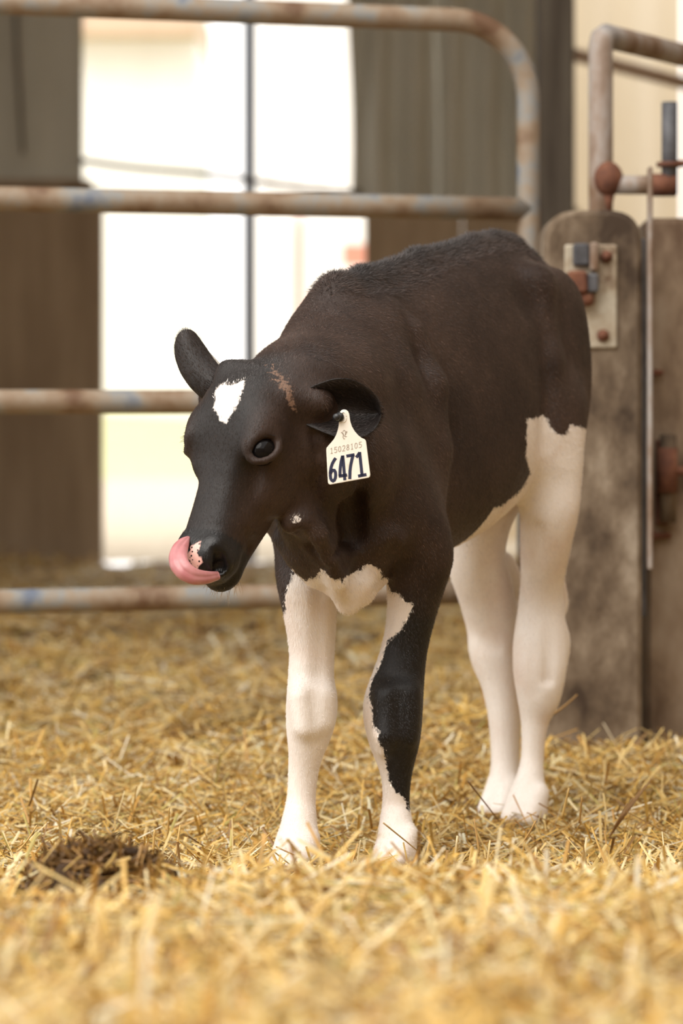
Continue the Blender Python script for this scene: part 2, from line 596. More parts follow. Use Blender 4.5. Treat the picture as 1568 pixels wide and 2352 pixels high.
tube('end_upright', [base + dirg * 1.6 + [0, 0, tp], base + dirg * 1.6 + [0, 0, -.06]], RG, M['pipe_grey'], g2, 12)
tube('foot', [base + [0, 0, .13], base + [0, 0, -.06]], RG * .9, M['pipe_grey'], g2, 12)
# latch with ball collar, cross pipe and sleeve
lt = empty('gate_latch', P(1400, 425, 5.45), 'rusty pipe latch with collar, cross pipe and upright pin', 'latch')
V, Fc = uv_sphere(P(1397, 411, 5.45), .027, 16, 10, (1, 1, 1.2))
make_obj('collar', V, Fc, M['rust'], lt)
tube('cross_pipe', [P(1400, 424, 5.45), P(1450, 425, 5.45), P(1520, 425, 5.45)], .0175, M['pipe_grey'], lt, 14)
lathe('sleeve', P(1488, 425, 5.45), (1, 0, 0), [(0, .021), (.05, .021)], M['rust'], lt, 14)
lathe('upright_pin', P(1537, 446, 5.45), (0, 0, 1), [(0, .0145), (.168, .0145)], M['dark_iron'], lt, 14)
lathe('flange', P(1537, 383, 5.45), (0, 0, 1), [(0, .024), (.008, .024)], M['rust'], lt, 14)
tube('stop_bar', [P(1545, 375, 5.45), P(1640, 375, 5.45)], .006, M['rust'], lt, 8)
lathe('weld_drip', P(1398, 440, 5.45), (0, 0, -1), [(0, .012), (.02, .008), (.04, .003)], M['rust'], lt, 8)
# blurred far rail behind the tube gate
o = tube('far_rail', [P(1305, 122, 9.2), P(1568, 190, 9.7), P(1800, 250, 10.2)], .021, M['eave_tan'], None, 10)
tag(o, 'far pipe rail in front of the cream siding', 'rail')

# ------------------------------------------------------------------ straw
def straw_mat():
    m, nt, b = new_mat('straw')
    a = attr(nt, 'tint')
    v = coords(nt)
    n = noise(nt, 60, 3, .6, v)
    c = mix_rgb(nt, math_n(nt, 'MULTIPLY', n.outputs['Fac'], .45), a.outputs['Color'], (.22, .13, .045))
    L(nt, c, b.inputs['Base Color'])
    b.inputs['Roughness'].default_value = .42
    b.inputs['Specular IOR Level'].default_value = .5
    tr = N(nt, 'ShaderNodeBsdfTranslucent')
    L(nt, c, tr.inputs['Color'])
    mx_ = N(nt, 'ShaderNodeMixShader')
    mx_.inputs[0].default_value = .18
    out = nt.nodes['Material Output']
    L(nt, b.outputs[0], mx_.inputs[1])
    L(nt, tr.outputs[0], mx_.inputs[2])
    L(nt, mx_.outputs[0], out.inputs['Surface'])
    return m


M['straw'] = straw_mat()
PAL = np.array([(.80, .51, .125), (.88, .66, .27), (.93, .79, .46), (.62, .34, .07), (.30, .155, .042), (.60, .51, .17), (.96, .89, .68)])


def stalks(c, length, width, yaw, pitch, bend, roll):
    n = len(c)
    dirv = np.stack([np.cos(yaw) * np.cos(pitch), np.sin(yaw) * np.cos(pitch), np.sin(pitch)], 1)
    side = np.stack([-np.sin(yaw), np.cos(yaw), np.zeros(n)], 1)
    up = np.cross(dirv, side)
    s2 = side * np.cos(roll)[:, None] + up * np.sin(roll)[:, None]
    u2 = -side * np.sin(roll)[:, None] + up * np.cos(roll)[:, None]
    V = np.zeros((n, 9, 3))
    for i, t in enumerate((-.5, 0., .5)):
        ctr = c + dirv * (length * t)[:, None] + u2 * (bend * length * (0.5 - 2 * t * t))[:, None]
        for j, w in enumerate((-.5, 0, .5)):
            V[:, i * 3 + j] = ctr + s2 * (width * w)[:, None] + u2 * (width * (.32 if w == 0 else 0))[:, None]
    q = np.array([(0, 1, 4, 3), (1, 2, 5, 4), (3, 4, 7, 6), (4, 5, 8, 7)])
    Q = (np.arange(n)[:, None, None] * 9 + q[None]).reshape(-1, 4)
    return V.reshape(-1, 3), Q


CLX, CLY = float(P(222, 2060, 3.33)[0]), 3.33
LEGS = [(690, 4.08), (909, 4.10), (1212, 4.52), (1150, 4.6)]
def straw_patch(n, y0, y1, lw, thick, up_share, pal_p, wscale=1.0, keep=None, zoff=0.0):
    y = rng.uniform(y0 ** 1.0, y1, n)
    half = .1145 * y + .16
    x = rng.uniform(-1, 1, n) * half
    z = ground(x, y) + rng.beta(1.3, 1.3, n) * thick + zoff
    length = np.clip(rng.lognormal(math.log(lw), .5, n), .018, .2)
    width = rng.uniform(.0018, .0048, n) * wscale
    yaw = rng.uniform(0, 2 * math.pi, n)
    pitch = rng.normal(0, .26, n)
    upm = rng.random(n) < up_share
    pitch[upm] = rng.uniform(.45, 1.35, upm.sum())
    length[upm] = np.minimum(length[upm], .09)
    z[upm] += .2 * length[upm]
    # keep stalks clear of the calf's shins
    ok = np.ones(n, bool)
    for (px, d) in LEGS:
        lx = (px - CX) * d / F
        r = np.hypot(x - lx, y - d)
        ok &= ~((r < .028 + .4 * length * np.abs(np.sin(pitch)) + .00) & (z > -.01))
        ok &= ~(upm & (r < .055))
    ok &= ~((np.abs(x - CLX) < .085) & (np.abs(y - CLY) < .10))
    tint = PAL[rng.choice(len(PAL), n, p=pal_p)] * rng.uniform(.75, 1.1, (n, 1))
    sel = np.where(ok)[0]
    c = np.stack([x, y, z], 1)[sel]
    V, Q = stalks(c, length[sel], width[sel], yaw[sel], pitch[sel], rng.normal(0, .06, n)[sel], rng.uniform(-.6, .6, n)[sel])
    return V, Q, np.repeat(np.minimum(tint[sel], .95), 9, 0)


def straw_margin(n, y0, y1, wscale):
    y = rng.uniform(y0, y1, n)
    sgn = np.where(rng.random(n) < .5, -1.0, 1.0)
    x = sgn * (.1145 * y + .14 + rng.uniform(0, 1.1, n))
    x = np.clip(x, -2.2, 2.5)
    c = np.stack([x, y, ground(x, y) + rng.uniform(0, .04, n)], 1)
    tint = PAL[rng.choice(len(PAL), n, p=STRAW_MIX)] * rng.uniform(.75, 1.1, (n, 1))
    V, Q = stalks(c, np.clip(rng.lognormal(math.log(.075), .5, n), .02, .2), rng.uniform(.003, .006, n) * wscale, rng.uniform(0, 6.283, n),
                  rng.normal(0, .2, n), rng.normal(0, .06, n), rng.uniform(-.6, .6, n))
    return V, Q, np.repeat(np.minimum(tint, .95), 9, 0)


STRAW_MIX = [.24, .22, .17, .16, .10, .05, .06]
parts = [
    straw_margin(34000, 1.7, 6.5, 1.2), straw_margin(12000, 6.3, 11.6, 1.7),
    straw_patch(36000, 1.7, 3.75, .07, .06, .035, STRAW_MIX, 1.1),
    straw_patch(60000, 3.6, 5.35, .062, .042, .025, STRAW_MIX),
    straw_patch(22000, 5.2, 7.5, .065, .04, .02, STRAW_MIX, 1.3),
    straw_patch(16000, 7.3, 11.7, .08, .04, .01, STRAW_MIX, 1.8),
]
Vs, Qs, Ts, off = [], [], [], 0
for V, Q, T in parts:
    Vs.append(V); Qs.append(Q + off); Ts.append(T); off += len(V)
st = big_mesh('straw_bedding', np.concatenate(Vs), np.concatenate(Qs), M['straw'], None, shade=False)
set_col(st, 'tint', np.concatenate(Ts))
tag(st, 'loose golden straw bedding covering the barn floor', 'straw', None, 'stuff')


def single_stalk(name, p0, p1, width, tint, label, group=None, bendv=(0, 0, .0), leafy=False):
    p0 = np.array(p0); p1 = np.array(p1)
    pts = [p0 + (p1 - p0) * t + np.array(bendv) * 4 * t * (1 - t) for t in np.linspace(0, 1, 7)]
    V, Fc = tube_geo(pts, [width * (1 - .35 * t) for t in np.linspace(0, 1, 7)], 6, True)
    o = make_obj(name, V, Fc, M['straw'], None, True)
    set_col(o, 'tint', np.tile(np.array(tint), (len(V), 1)))
    tag(o, label, 'straw', group)
    return o


def gz(px, py, d):
    p = P(px, py, d); p[2] = max(p[2], float(ground(p[0], p[1])) + .002); return p

single_stalk('straw_stalk', gz(634, 1945, 3.99), gz(706, 1978, 3.97), .0011, (.5, .3, .12), 'thin brown stalk lying across the white right front hoof')
single_stalk('straw_stalk', gz(725, 1965, 3.95), gz(662, 2032, 3.9), .0022, (.92, .8, .5), 'pale broad straw leaning beside the white right front hoof')
single_stalk('straw_stalk', gz(880, 1890, 3.93), gz(960, 1955, 3.98), .0012, (.78, .6, .34), 'thin straw leaning across the left front hoof')
single_stalk('straw_stalk', gz(1075, 1795, 4.3), gz(1145, 1885, 4.35), .0013, (.28, .15, .06), 'dark thin stem leaning in front of the hind hooves')
for k in range(5):
    single_stalk('dry_stem', gz(1410 - 3 * k, 1900 + 6 * k, 4.28), gz(1440 + 14 * k, 1845 - 14 * k, 4.27 + .01 * k), .0012, (.36, .2, .08), 'brown dry stem sticking up in a spray before the gate post', 'brown dry stem spray')
for k, (px, py, dx, hh, d) in enumerate([(40, 1955, 45, 60, 3.98), (200, 1990, -12, 70, 4.0), (240, 1965, -55, 50, 4.05), (385, 1925, 4, 70, 4.1), (400, 1985, 14, 90, 3.95),
                                          (350, 1975, 5, 70, 4.0), (290, 1985, -40, 60, 3.98), (470, 1990, 22, 50, 3.95), (560, 1970, 60, 55, 3.95), (1100, 1960, -12, 80, 4.0),
                                          (1040, 2010, 10, 90, 3.85), (1110, 2040, 15, 110, 3.75), (820, 1990, 8, 60, 3.9), (1290, 1880, 16, 70, 4.2), (1330, 1890, 6, 60, 4.15),
                                          (1530, 1990, -10, 80, 3.95), (1190, 1945, 40, 60, 4.0), (1420, 1960, 30, 40, 4.0), (1270, 1640, 55, -10, 4.8), (1425, 1735, 3, 45, 5.0)]):
    a = gz(px, py, d); b = P(px + dx, py - hh, d + random.uniform(-.03, .03))
    if b[2] < a[2] + .01: b[2] = a[2] + .03
    single_stalk('straw_stalk', a, b, random.uniform(.0013, .0022), random.choice([(.8, .55, .2), (.86, .66, .3), (.9, .76, .45), (.6, .36, .12)]),
                 'single straw sticking up out of the bedding', 'straws sticking up out of the bedding', (0, 0, random.uniform(-.004, .004)))

# soiled clump in the foreground on the left
def clump():
    c = np.array([CLX, CLY, 0.0])
    c[2] = float(ground(c[0], c[1])) + .058
    root = empty('soiled_straw_clump', c, 'dark brown soiled clump of matted straw in the golden bedding', 'straw clump')
    V, Fc = [], []
    nu, nv = 40, 14
    for i in range(nv + 1):
        th = math.pi / 2 * i / nv
        for k in range(nu):
            ph = 2 * math.pi * k / nu
            rr = 1 + .22 * math.sin(3 * ph + 1) * math.sin(th) + .13 * math.sin(7 * ph + 5 * th) + .1 * math.sin(11 * ph - 9 * th)
            V.append((c[0] + .080 * rr * math.sin(th) * math.cos(ph), c[1] + .095 * rr * math.sin(th) * math.sin(ph), c[2] - .025 + .062 * rr * math.cos(th)))
    for i in range(nv):
        for k in range(nu):
            j = (k + 1) % nu
            Fc.append((i * nu + k, (i + 1) * nu + k, (i + 1) * nu + j, i * nu + j))
    make_obj('matted_core', V, Fc, simple_mat('matted_dirt', [(.3, (.02, .009, .003)), (.6, (.09, .042, .012)), (.8, (.24, .12, .035))], 45, .8, (1, 1, 1), .8, .01), root)
    n = 900
    th = np.arccos(rng.uniform(.0, 1, n)); ph = rng.uniform(0, 2 * math.pi, n)
    cc_ = np.stack([c[0] + .085 * np.sin(th) * np.cos(ph), c[1] + .10 * np.sin(th) * np.sin(ph), c[2] - .02 + .066 * np.cos(th)], 1)
    V, Q = stalks(cc_, rng.uniform(.015, .06, n), rng.uniform(.002, .0045, n), rng.uniform(0, 6.28, n), rng.normal(0, .6, n), rng.normal(0, .25, n), rng.uniform(-1.5, 1.5, n))
    tint = np.array([(.22, .11, .03), (.1, .05, .015), (.4, .22, .06), (.6, .4, .12)])[rng.choice(4, n, p=[.38, .37, .17, .08])]
    so = big_mesh('clump_straw', V, Q, M['straw'], root, shade=False)
    set_col(so, 'tint', np.repeat(tint, 9, 0))
    so['kind'] = 'stuff'
clump()

# ------------------------------------------------------------------ the calf: signed distance field -> one continuous skin
VOX = .0036
GLO = np.array([-.30, 3.62, -.02]); GHI = np.array([.46, 4.86, .96])
DIM = np.ceil((GHI - GLO) / VOX).astype(int) + 1
AX = [GLO[i] + VOX * np.arange(DIM[i]) for i in range(3)]


def field():
    return np.full(DIM, .5, np.float32)


def sub(lo, hi):
    sl, ax = [], []
    for i in range(3):
        a = max(0, int((lo[i] - GLO[i]) / VOX) - 1)
        b = min(DIM[i], int((hi[i] - GLO[i]) / VOX) + 2)
        sl.append(slice(a, b)); ax.append(AX[i][a:b].astype(np.float32))
    return tuple(sl), ax[0][:, None, None], ax[1][None, :, None], ax[2][None, None, :]


def smin(a, b, k):
    h = np.clip(.5 + .5 * (b - a) / k, 0, 1)
    return b + (a - b) * h - k * h * (1 - h)


def smax(a, b, k):
    return -smin(-a, -b, k)


def cone(D, a, b, ra, rb, k=.015, carve=False):
    a = np.asarray(a, np.float32); b = np.asarray(b, np.float32)
    pad = max(ra, rb) + 2 * k + .03
    sl, X, Y, Z = sub(np.minimum(a, b) - pad, np.maximum(a, b) + pad)
    ab = b - a
    t = np.clip(((X - a[0]) * ab[0] + (Y - a[1]) * ab[1] + (Z - a[2]) * ab[2]) / max(1e-9, float(ab @ ab)), 0, 1)
    d = np.sqrt((X - a[0] - t * ab[0]) ** 2 + (Y - a[1] - t * ab[1]) ** 2 + (Z - a[2] - t * ab[2]) ** 2) - (ra + (rb - ra) * t)
    D[sl] = smax(D[sl], -d, k) if carve else smin(D[sl], d, k)


def ell(D, c, axes, radii, k=.02, carve=False):
    c = np.asarray(c, np.float32); axes = np.asarray(axes, np.float32)
    ext = np.sqrt(((axes * np.array(radii)[:, None]) ** 2).sum(0))
    pad = 2 * k + .03
    sl, X, Y, Z = sub(c - ext - pad, c + ext + pad)
    q = [(X - c[0]) * axes[i][0] + (Y - c[1]) * axes[i][1] + (Z - c[2]) * axes[i][2] for i in range(3)]
    k0 = np.sqrt(sum((q[i] / radii[i]) ** 2 for i in range(3)))
    k1 = np.sqrt(sum((q[i] / radii[i] ** 2) ** 2 for i in range(3))) + 1e-6
    d = k0 * (k0 - 1) / k1
    D[sl] = smax(D[sl], -d, k) if carve else smin(D[sl], d, k)


def chain(D, nodes, k=.012):
    for (a, ra), (b, rb) in zip(nodes[:-1], nodes[1:]):
        cone(D, a, b, ra, rb, k)


def loft(D, origin, a, l, n, st, k=.02, egg=0.0, power=2.0):
    """stations: (t, half width, top, bottom) along axis a, width along l, height along n"""
    st = np.array(st, float)
    ts = np.linspace(st[0, 0], st[-1, 0], 160)
    tab = [np.interp(ts, st[:, 0], st[:, i]) for i in (1, 2, 3)]
    ker = np.hanning(17); ker /= ker.sum()
    tab = [np.convolve(np.pad(q, 8, mode='edge'), ker, 'valid') for q in tab]
    o = np.asarray(origin, np.float32)
    corners = [o + a * t + l * sx * w + n * z for (t, w, zt_, zb_) in st for sx in (-1, 1) for z in (zt_, zb_)]
    pad = 2 * k + .03
    sl, X, Y, Z = sub(np.min(corners, 0) - pad, np.max(corners, 0) + pad)
    dx, dy, dz = X - o[0], Y - o[1], Z - o[2]
    T = (dx * a[0] + dy * a[1] + dz * a[2])
    Lq = (dx * l[0] + dy * l[1] + dz * l[2])
    Nq = (dx * n[0] + dy * n[1] + dz * n[2])
    shp = np.broadcast_shapes(T.shape, Lq.shape, Nq.shape)
    T = np.broadcast_to(T, shp); Lq = np.broadcast_to(Lq, shp); Nq = np.broadcast_to(Nq, shp)
    tc = np.clip(T, ts[0], ts[-1])
    idx = ((tc - ts[0]) / (ts[1] - ts[0]))
    i0 = np.minimum(idx.astype(np.int32), len(ts) - 2); fr_ = (idx - i0).astype(np.float32)
    def g(q):
        q = q.astype(np.float32)
        return q[i0] * (1 - fr_) + q[i0 + 1] * fr_
    w, zt_, zb_ = g(tab[0]), g(tab[1]), g(tab[2])
    hz = (zt_ - zb_) / 2
    e = (Nq - (zt_ + zb_) / 2) / hz
    ww = w * (1 - egg * np.clip(e, -1, 1))
    rr = (np.abs(Lq / ww) ** power + np.abs(e) ** power) ** (1 / power)
    d = (rr - 1) * np.minimum(w, hz)
    ds = T - tc
    d = np.where(np.abs(ds) > 0, np.sqrt(np.maximum(d, 0) ** 2 + ds ** 2) + np.minimum(d, 0) * 0, d)
    D[sl] = smin(D[sl], d.astype(np.float32), k)


U = np.array([.5, .866, 0.0]); W_ = np.array([.866, -.5, 0.0]); UP = np.array([0, 0, 1.0])
A0 = np.array([.005, 4.12, 0.0])
BAX = [U, W_, UP]
def B(s, l, z): return A0 + U * s + W_ * l + UP * z
def leg(list_):
    q = np.array([(*P(x, y, d), r * d / F) for (x, y, d, r) in list_])
    n = (len(q) - 1) * 5 + 1
    pad_ = np.concatenate([2 * q[:1] - q[1:2], q, 2 * q[-1:] - q[-2:-1]])
    out = []
    for k in range(n):
        i = min(k // 5, len(q) - 2); t = k / 5 - i
        p0, p1, p2, p3 = pad_[i:i + 4]
        v = .5 * (2 * p1 + (p2 - p0) * t + (2 * p0 - 5 * p1 + 4 * p2 - p3) * t * t + (3 * p1 - p0 - 3 * p2 + p3) * t ** 3)
        out.append((v[:3], max(.004, v[3])))
    return out

body = field()
loft(body, A0, U, W_, UP, [
    (-.13, .050, .665, .50), (-.10, .068, .725, .43), (-.06, .080, .770, .395), (0, .088, .798, .385), (.08, .098, .812, .395),
    (.16, .108, .830, .405), (.24, .115, .850, .418), (.32, .117, .864, .435), (.40, .110, .879, .462), (.46, .102, .884, .50),
    (.52, .094, .868, .55), (.57, .078, .845, .60), (.60, .055, .815, .64)], .02, .16, 2.15)
# spine ridge and hair line over withers and loin
chain(body, [(B(-.03, 0, .778), .018), (B(.05, 0, .800), .018), (B(.21, 0, .836), .014), (B(.38, 0, .862), .014), (B(.45, 0, .869), .016), (B(.50, 0, .868), .016), (B(.555, 0, .846), .018), (B(.60, 0, .80), .02)], .025)
for sg in (1, -1):
    # shoulder blade, point of shoulder, upper arm
    chain(body, [(B(.03, .040 * sg, .745), .030), (B(-.01, .066 * sg, .66), .040), (B(-.055, .080 * sg, .565), .045), (B(-.06, .078 * sg, .51), .048)], .03)
    ell(body, B(.03, .080 * sg, .55), BAX, (.075, .040, .12), .03)
    # hip bone and haunch
    ell(body, B(.445, .078 * sg, .815), BAX, (.034, .018, .022), .04)
    ell(body, B(.56, .042 * sg, .785), BAX, (.045, .036, .045), .03)
    ell(body, B(.525, .066 * sg, .68), BAX, (.085, .046, .155), .03)
    ell(body, B(.46, .085 * sg, .60), BAX, (.055, .035, .09), .03)
    # flank hollow
    ell(body, B(.375, .128 * sg, .80), BAX, (.05, .032, .035), .03, True)
# tail hanging behind the rump
chain(body, [(B(.595, 0, .825), .024), (B(.635, -.005, .76), .019), (B(.64, -.01, .62), .014), (B(.635, -.01, .45), .012), (B(.635, -.01, .36), .02), (B(.635, -.01, .27), .008)], .015)
# crease behind the shoulder
cone(body, B(.105, .114, .72), B(.115, .125, .60), .011, .014, .02, True)
cone(body, B(.115, .125, .60), B(.10, .125, .47), .014, .012, .02, True)
cone(body, B(.395, .128, .77), B(.392, .134, .58), .014, .018, .025, True)
chain(body, [(B(.442, .080, .80), .014), (B(.437, .094, .70), .014), (B(.432, .098, .60), .014)], .03)
chain(body, [(B(.06, .075, .735), .012), (B(.075, .095, .66), .014), (B(.075, .098, .57), .014), (B(.06, .10, .50), .012)], .03)

# neck
chain(body, [(B(-.02, 0, .70), .078), (P(742, 905, 4.00), .083), (P(690, 915, 3.93), .072), (P(655, 925, 3.90), .062)], .035)
chain(body, [(B(-.06, 0, .60), .085), (P(760, 1060, 3.98), .080), (P(715, 1045, 3.92), .062), (P(690, 1030, 3.90), .05)], .035)
# crest of the neck
chain(body, [(P(770, 668, 4.11), .020), (P(742, 800, 4.06), .030), (P(695, 862, 3.98), .036), (P(648, 893, 3.91), .036)], .03)
# chest front and brisket
ell(body, P(805, 1205, 4.05), BAX, (.065, .085, .072), .03)
ell(body, P(765, 1225, 4.02), BAX, (.04, .06, .045), .03)
chain(body, [(P(828, 1290, 4.03), .036), (P(810, 1342, 4.01), .024), (P(799, 1390, 4.005), .010)], .016)
chain(body, [(P(872, 1322, 4.05), .014), (P(835, 1366, 4.02), .011), (P(802, 1392, 4.005), .009)], .012)
# throat and dewlap folds
chain(body, [(P(668, 1202, 3.865), .014), (P(712, 1212, 3.885), .015), (P(742, 1262, 3.915), .014), (P(770, 1325, 3.95), .013), (P(790, 1380, 4.0), .012)], .012)
chain(body, [(P(652, 1235, 3.97), .016), (P(690, 1275, 3.97), .016), (P(720, 1325, 3.98), .012)], .012)
chain(body, [(P(700, 1180, 3.93), .04), (P(735, 1250, 3.97), .04), (P(760, 1310, 4.0), .03)], .02)
cone(body, P(795, 1150, 3.92), P(803, 1235, 3.95), .011, .016, .018, True)
cone(body, P(766, 1275, 3.925), P(785, 1240, 3.93), .004, .004, .006, True)
# shoulder fold
chain(body, [(P(845, 1228, 3.995), .008), (P(880, 1232, 3.995), .009), (P(912, 1236, 4.0), .007)], .02)
cone(body, P(905, 1262, 3.985), P(897, 1330, 4.0), .007, .007, .01, True)

fl = leg([(880, 1120, 4.06, 92), (930, 1200, 4.075, 92), (958, 1265, 4.085, 80), (958, 1310, 4.09, 71), (946, 1400, 4.10, 55), (931, 1480, 4.11, 50), (915, 1555, 4.11, 57), (902, 1625, 4.105, 66),
          (905, 1690, 4.105, 58), (908, 1735, 4.11, 44), (910, 1785, 4.115, 32), (909, 1850, 4.12, 29), (909, 1890, 4.11, 35), (910, 1935, 4.10, 41), (909, 1965, 4.09, 45)])
frt = leg([(720, 1215, 4.11, 78), (700, 1290, 4.09, 66), (704, 1340, 4.08, 65), (711, 1400, 4.08, 59), (716, 1490, 4.08, 50), (714, 1555, 4.075, 50), (716, 1618, 4.07, 56), (711, 1672, 4.07, 51),
           (703, 1725, 4.075, 38), (696, 1775, 4.08, 32), (691, 1840, 4.08, 31), (687, 1890, 4.07, 38), (682, 1935, 4.06, 45), (678, 1965, 4.05, 49)])
hl = leg([(1268, 940, 4.50, 66), (1262, 1020, 4.49, 64), (1268, 1100, 4.49, 62), (1262, 1165, 4.49, 65), (1253, 1245, 4.51, 57), (1245, 1335, 4.545, 48), (1242, 1400, 4.56, 50), (1241, 1475, 4.56, 60), (1239, 1540, 4.55, 58),
          (1237, 1600, 4.55, 47), (1228, 1655, 4.55, 30), (1222, 1740, 4.545, 24), (1217, 1790, 4.535, 30), (1212, 1830, 4.525, 40), (1209, 1868, 4.51, 47)])
hr = leg([(1120, 1100, 4.56, 95), (1098, 1200, 4.575, 72), (1094, 1290, 4.59, 64), (1116, 1365, 4.62, 62), (1130, 1440, 4.64, 56), (1133, 1500, 4.64, 53), (1149, 1570, 4.635, 42), (1158, 1650, 4.63, 35),
          (1160, 1750, 4.625, 31), (1158, 1810, 4.615, 37), (1152, 1860, 4.60, 42)])
hock_l = leg([(1256, 1300, 4.575, 30), (1282, 1382, 4.60, 19), (1262, 1425, 4.59, 22)])
hock_l2 = leg([(1262, 1445, 4.57, 36), (1266, 1490, 4.57, 38), (1256, 1580, 4.56, 28)])
hock_r = leg([(1150, 1300, 4.64, 34), (1180, 1365, 4.68, 24), (1165, 1430, 4.67, 28)])
ankle = [leg([(912, 1900, 4.135, 34), (915, 1950, 4.13, 40)]), leg([(690, 1900, 4.10, 34), (690, 1950, 4.09, 42)])]


def foot_block(D, px, d, wpx, fwd):
    """cloven hoof: two toes side by side"""
    c = P(px, HOR, d); c[2] = 0.0
    f = np.array([fwd[0], fwd[1], 0]); f /= np.linalg.norm(f)
    s = np.array([-f[1], f[0], 0])
    r = wpx * d / F * .52
    for sg in (1, -1):
        cone(D, c + s * sg * r * .85 - f * .012 + UP * .045, c + s * sg * r * .9 + f * .022 + UP * .012, r * 1.05, r * .95, .006)


for nodes, ext, (px, d, wpx) in ((fl, [ankle[0]], (908, 4.09, 45)), (frt, [ankle[1]], (678, 4.05, 49)), (hl, [hock_l, hock_l2], (1208, 4.51, 47)), (hr, [hock_r], (1150, 4.60, 42))):
    Dl = field()
    chain(Dl, nodes, .004)
    for e in ext:
        chain(Dl, e, .007)
    foot_block(Dl, px, d, wpx, (-.5, -.866))
    kz = (.006 + .034 * np.clip((AX[2] - .34) / .2, 0, 1)).astype(np.float32)[None, None, :]
    body = smin(body, Dl, kz)
del Dl
# knee and hock modelling on the forelegs
cone(body, P(884, 1690, 4.06), P(880, 1720, 4.07), .012, .008, .02)

for (a_, b_, r_) in (((694, 1600, 4.038), (700, 1668, 4.034), .017), ((888, 1600, 4.068), (892, 1680, 4.064), .018), ((745, 1600, 4.045), (744, 1655, 4.045), .012), ((940, 1590, 4.075), (938, 1690, 4.075), .013)):
    cone(body, P(*a_), P(*b_), r_ * .9, r_ * .75, .022)
for (a_, b_, r_) in (((722, 1600, 4.018), (724, 1670, 4.016), .004), ((918, 1600, 4.048), (918, 1680, 4.046), .004), ((742, 1330, 4.035), (735, 1540, 4.04), .010), 
                     ((1222, 1500, 4.505), (1228, 1590, 4.505), .008), ((1262, 1450, 4.51), (1258, 1560, 4.515), .007), ((1190, 1462, 4.51), (1225, 1468, 4.505), .005), ((1110, 1480, 4.595), (1140, 1490, 4.595), .006),
                     ((1225, 1220, 4.455), (1232, 1340, 4.485), .010), ((1120, 1300, 4.53), (1140, 1400, 4.57), .010), ((935, 1350, 4.03), (918, 1500, 4.055), .009), ((975, 1330, 4.03), (955, 1480, 4.055), .008)):
    cone(body, P(*a_), P(*b_), r_, r_ * .8, .016, True)
# head frame
HA = np.array([-.077, -.098, -.262]); HA /= np.linalg.norm(HA)
HL = np.array([.825, -.565, 0.0]); HL -= HA * (HL @ HA); HL /= np.linalg.norm(HL)
HN = np.cross(HA, HL)
if HN[1] > 0: HN = -HN
HO = P(562, 829, 3.86)
HAX = [HA, HL, HN]
def Hp(t, l, n): return HO + HA * t + HL * l + HN * n
head = field()
loft(head, HO, HA, HL, HN, [
    (.004, .040, -.008, -.075), (.02, .055, .004, -.088), (.045, .064, .013, -.100), (.075, .067, .015, -.112), (.105, .062, .008, -.122), (.135, .053, -.002, -.126),
    (.165, .046, -.008, -.120), (.20, .040, -.010, -.103), (.23, .037, -.010, -.088), (.255, .038, -.009, -.078), (.272, .037, -.014, -.070), (.282, .030, -.024, -.062)], .012, -.04, 2.3)
cone(head, P(522, 852, 3.885), P(628, 851, 3.875), .0135, .0135, .02)      # poll
cone(head, P(645, 868, 3.88), P(738, 900, 3.868), .014, .010, .014)      # ridge to the left ear
# brow ridges, cheeks, jaw
for sg in (1, -1):
    ell(head, Hp(.102 if sg > 0 else .098, (.050 if sg > 0 else .046) * sg, -.018), HAX, (.032 if sg > 0 else .030, .020, .026), .025)
    ell(head, Hp(.120, .045 * sg, -.085), HAX, (.055, .019, .048), .02)
    ell(head, Hp(.155, .047 * sg, -.028), HAX, (.024, .006, .012), .025, True)      # hollow below the eye
    cone(head, Hp(.03, .055 * sg, -.050), Hp(.028, .085 * sg, -.062), .028, .019, .02)   # ear root
    # nostril wing
    wl_ = .026 if sg > 0 else .017
    cone(head, Hp(.246, wl_ * sg, -.020), Hp(.268, (wl_ + .004) * sg, -.030), .011, .011, .012)
cone(head, Hp(.112, -.042, -.022), Hp(.140, -.034, -.024), .016, .012, .02)      # far cheek below the eye
# muzzle pad, upper lip, chin
ell(head, Hp(.262, .003, -.026), HAX, (.026, .032, .020), .014)
ell(head, Hp(.258, .003, -.048), HAX, (.032, .039, .026), .012)
ell(head, Hp(.262, .002, -.080), HAX, (.027, .028, .018), .010)
cone(head, Hp(.235, 0, -.090), Hp(.18, 0, -.108), .022, .024, .02)
# mouth line
for sg in (1, -1):
    pts_ = [Hp(.296, .0, -.069), Hp(.284, .026 * sg, -.069), Hp(.262, .040 * sg, -.070), Hp(.236, .046 * sg, -.074)]
    for a_, b_ in zip(pts_[:-1], pts_[1:]):
        cone(head, a_, b_, .0038, .0034, .004, True)
    # nostrils: a comma-shaped hollow
    npts = [Hp(.259, .036 * sg, -.012), Hp(.266, .0375 * sg, -.022), Hp(.273, .033 * sg, -.031), Hp(.279, .022 * sg, -.032)]
    for a_, b_, r1, r2 in zip(npts[:-1], npts[1:], (.0045, .0078, .009), (.0078, .009, .0055)):
        cone(head, a_, b_, r1, r2, .004, True)
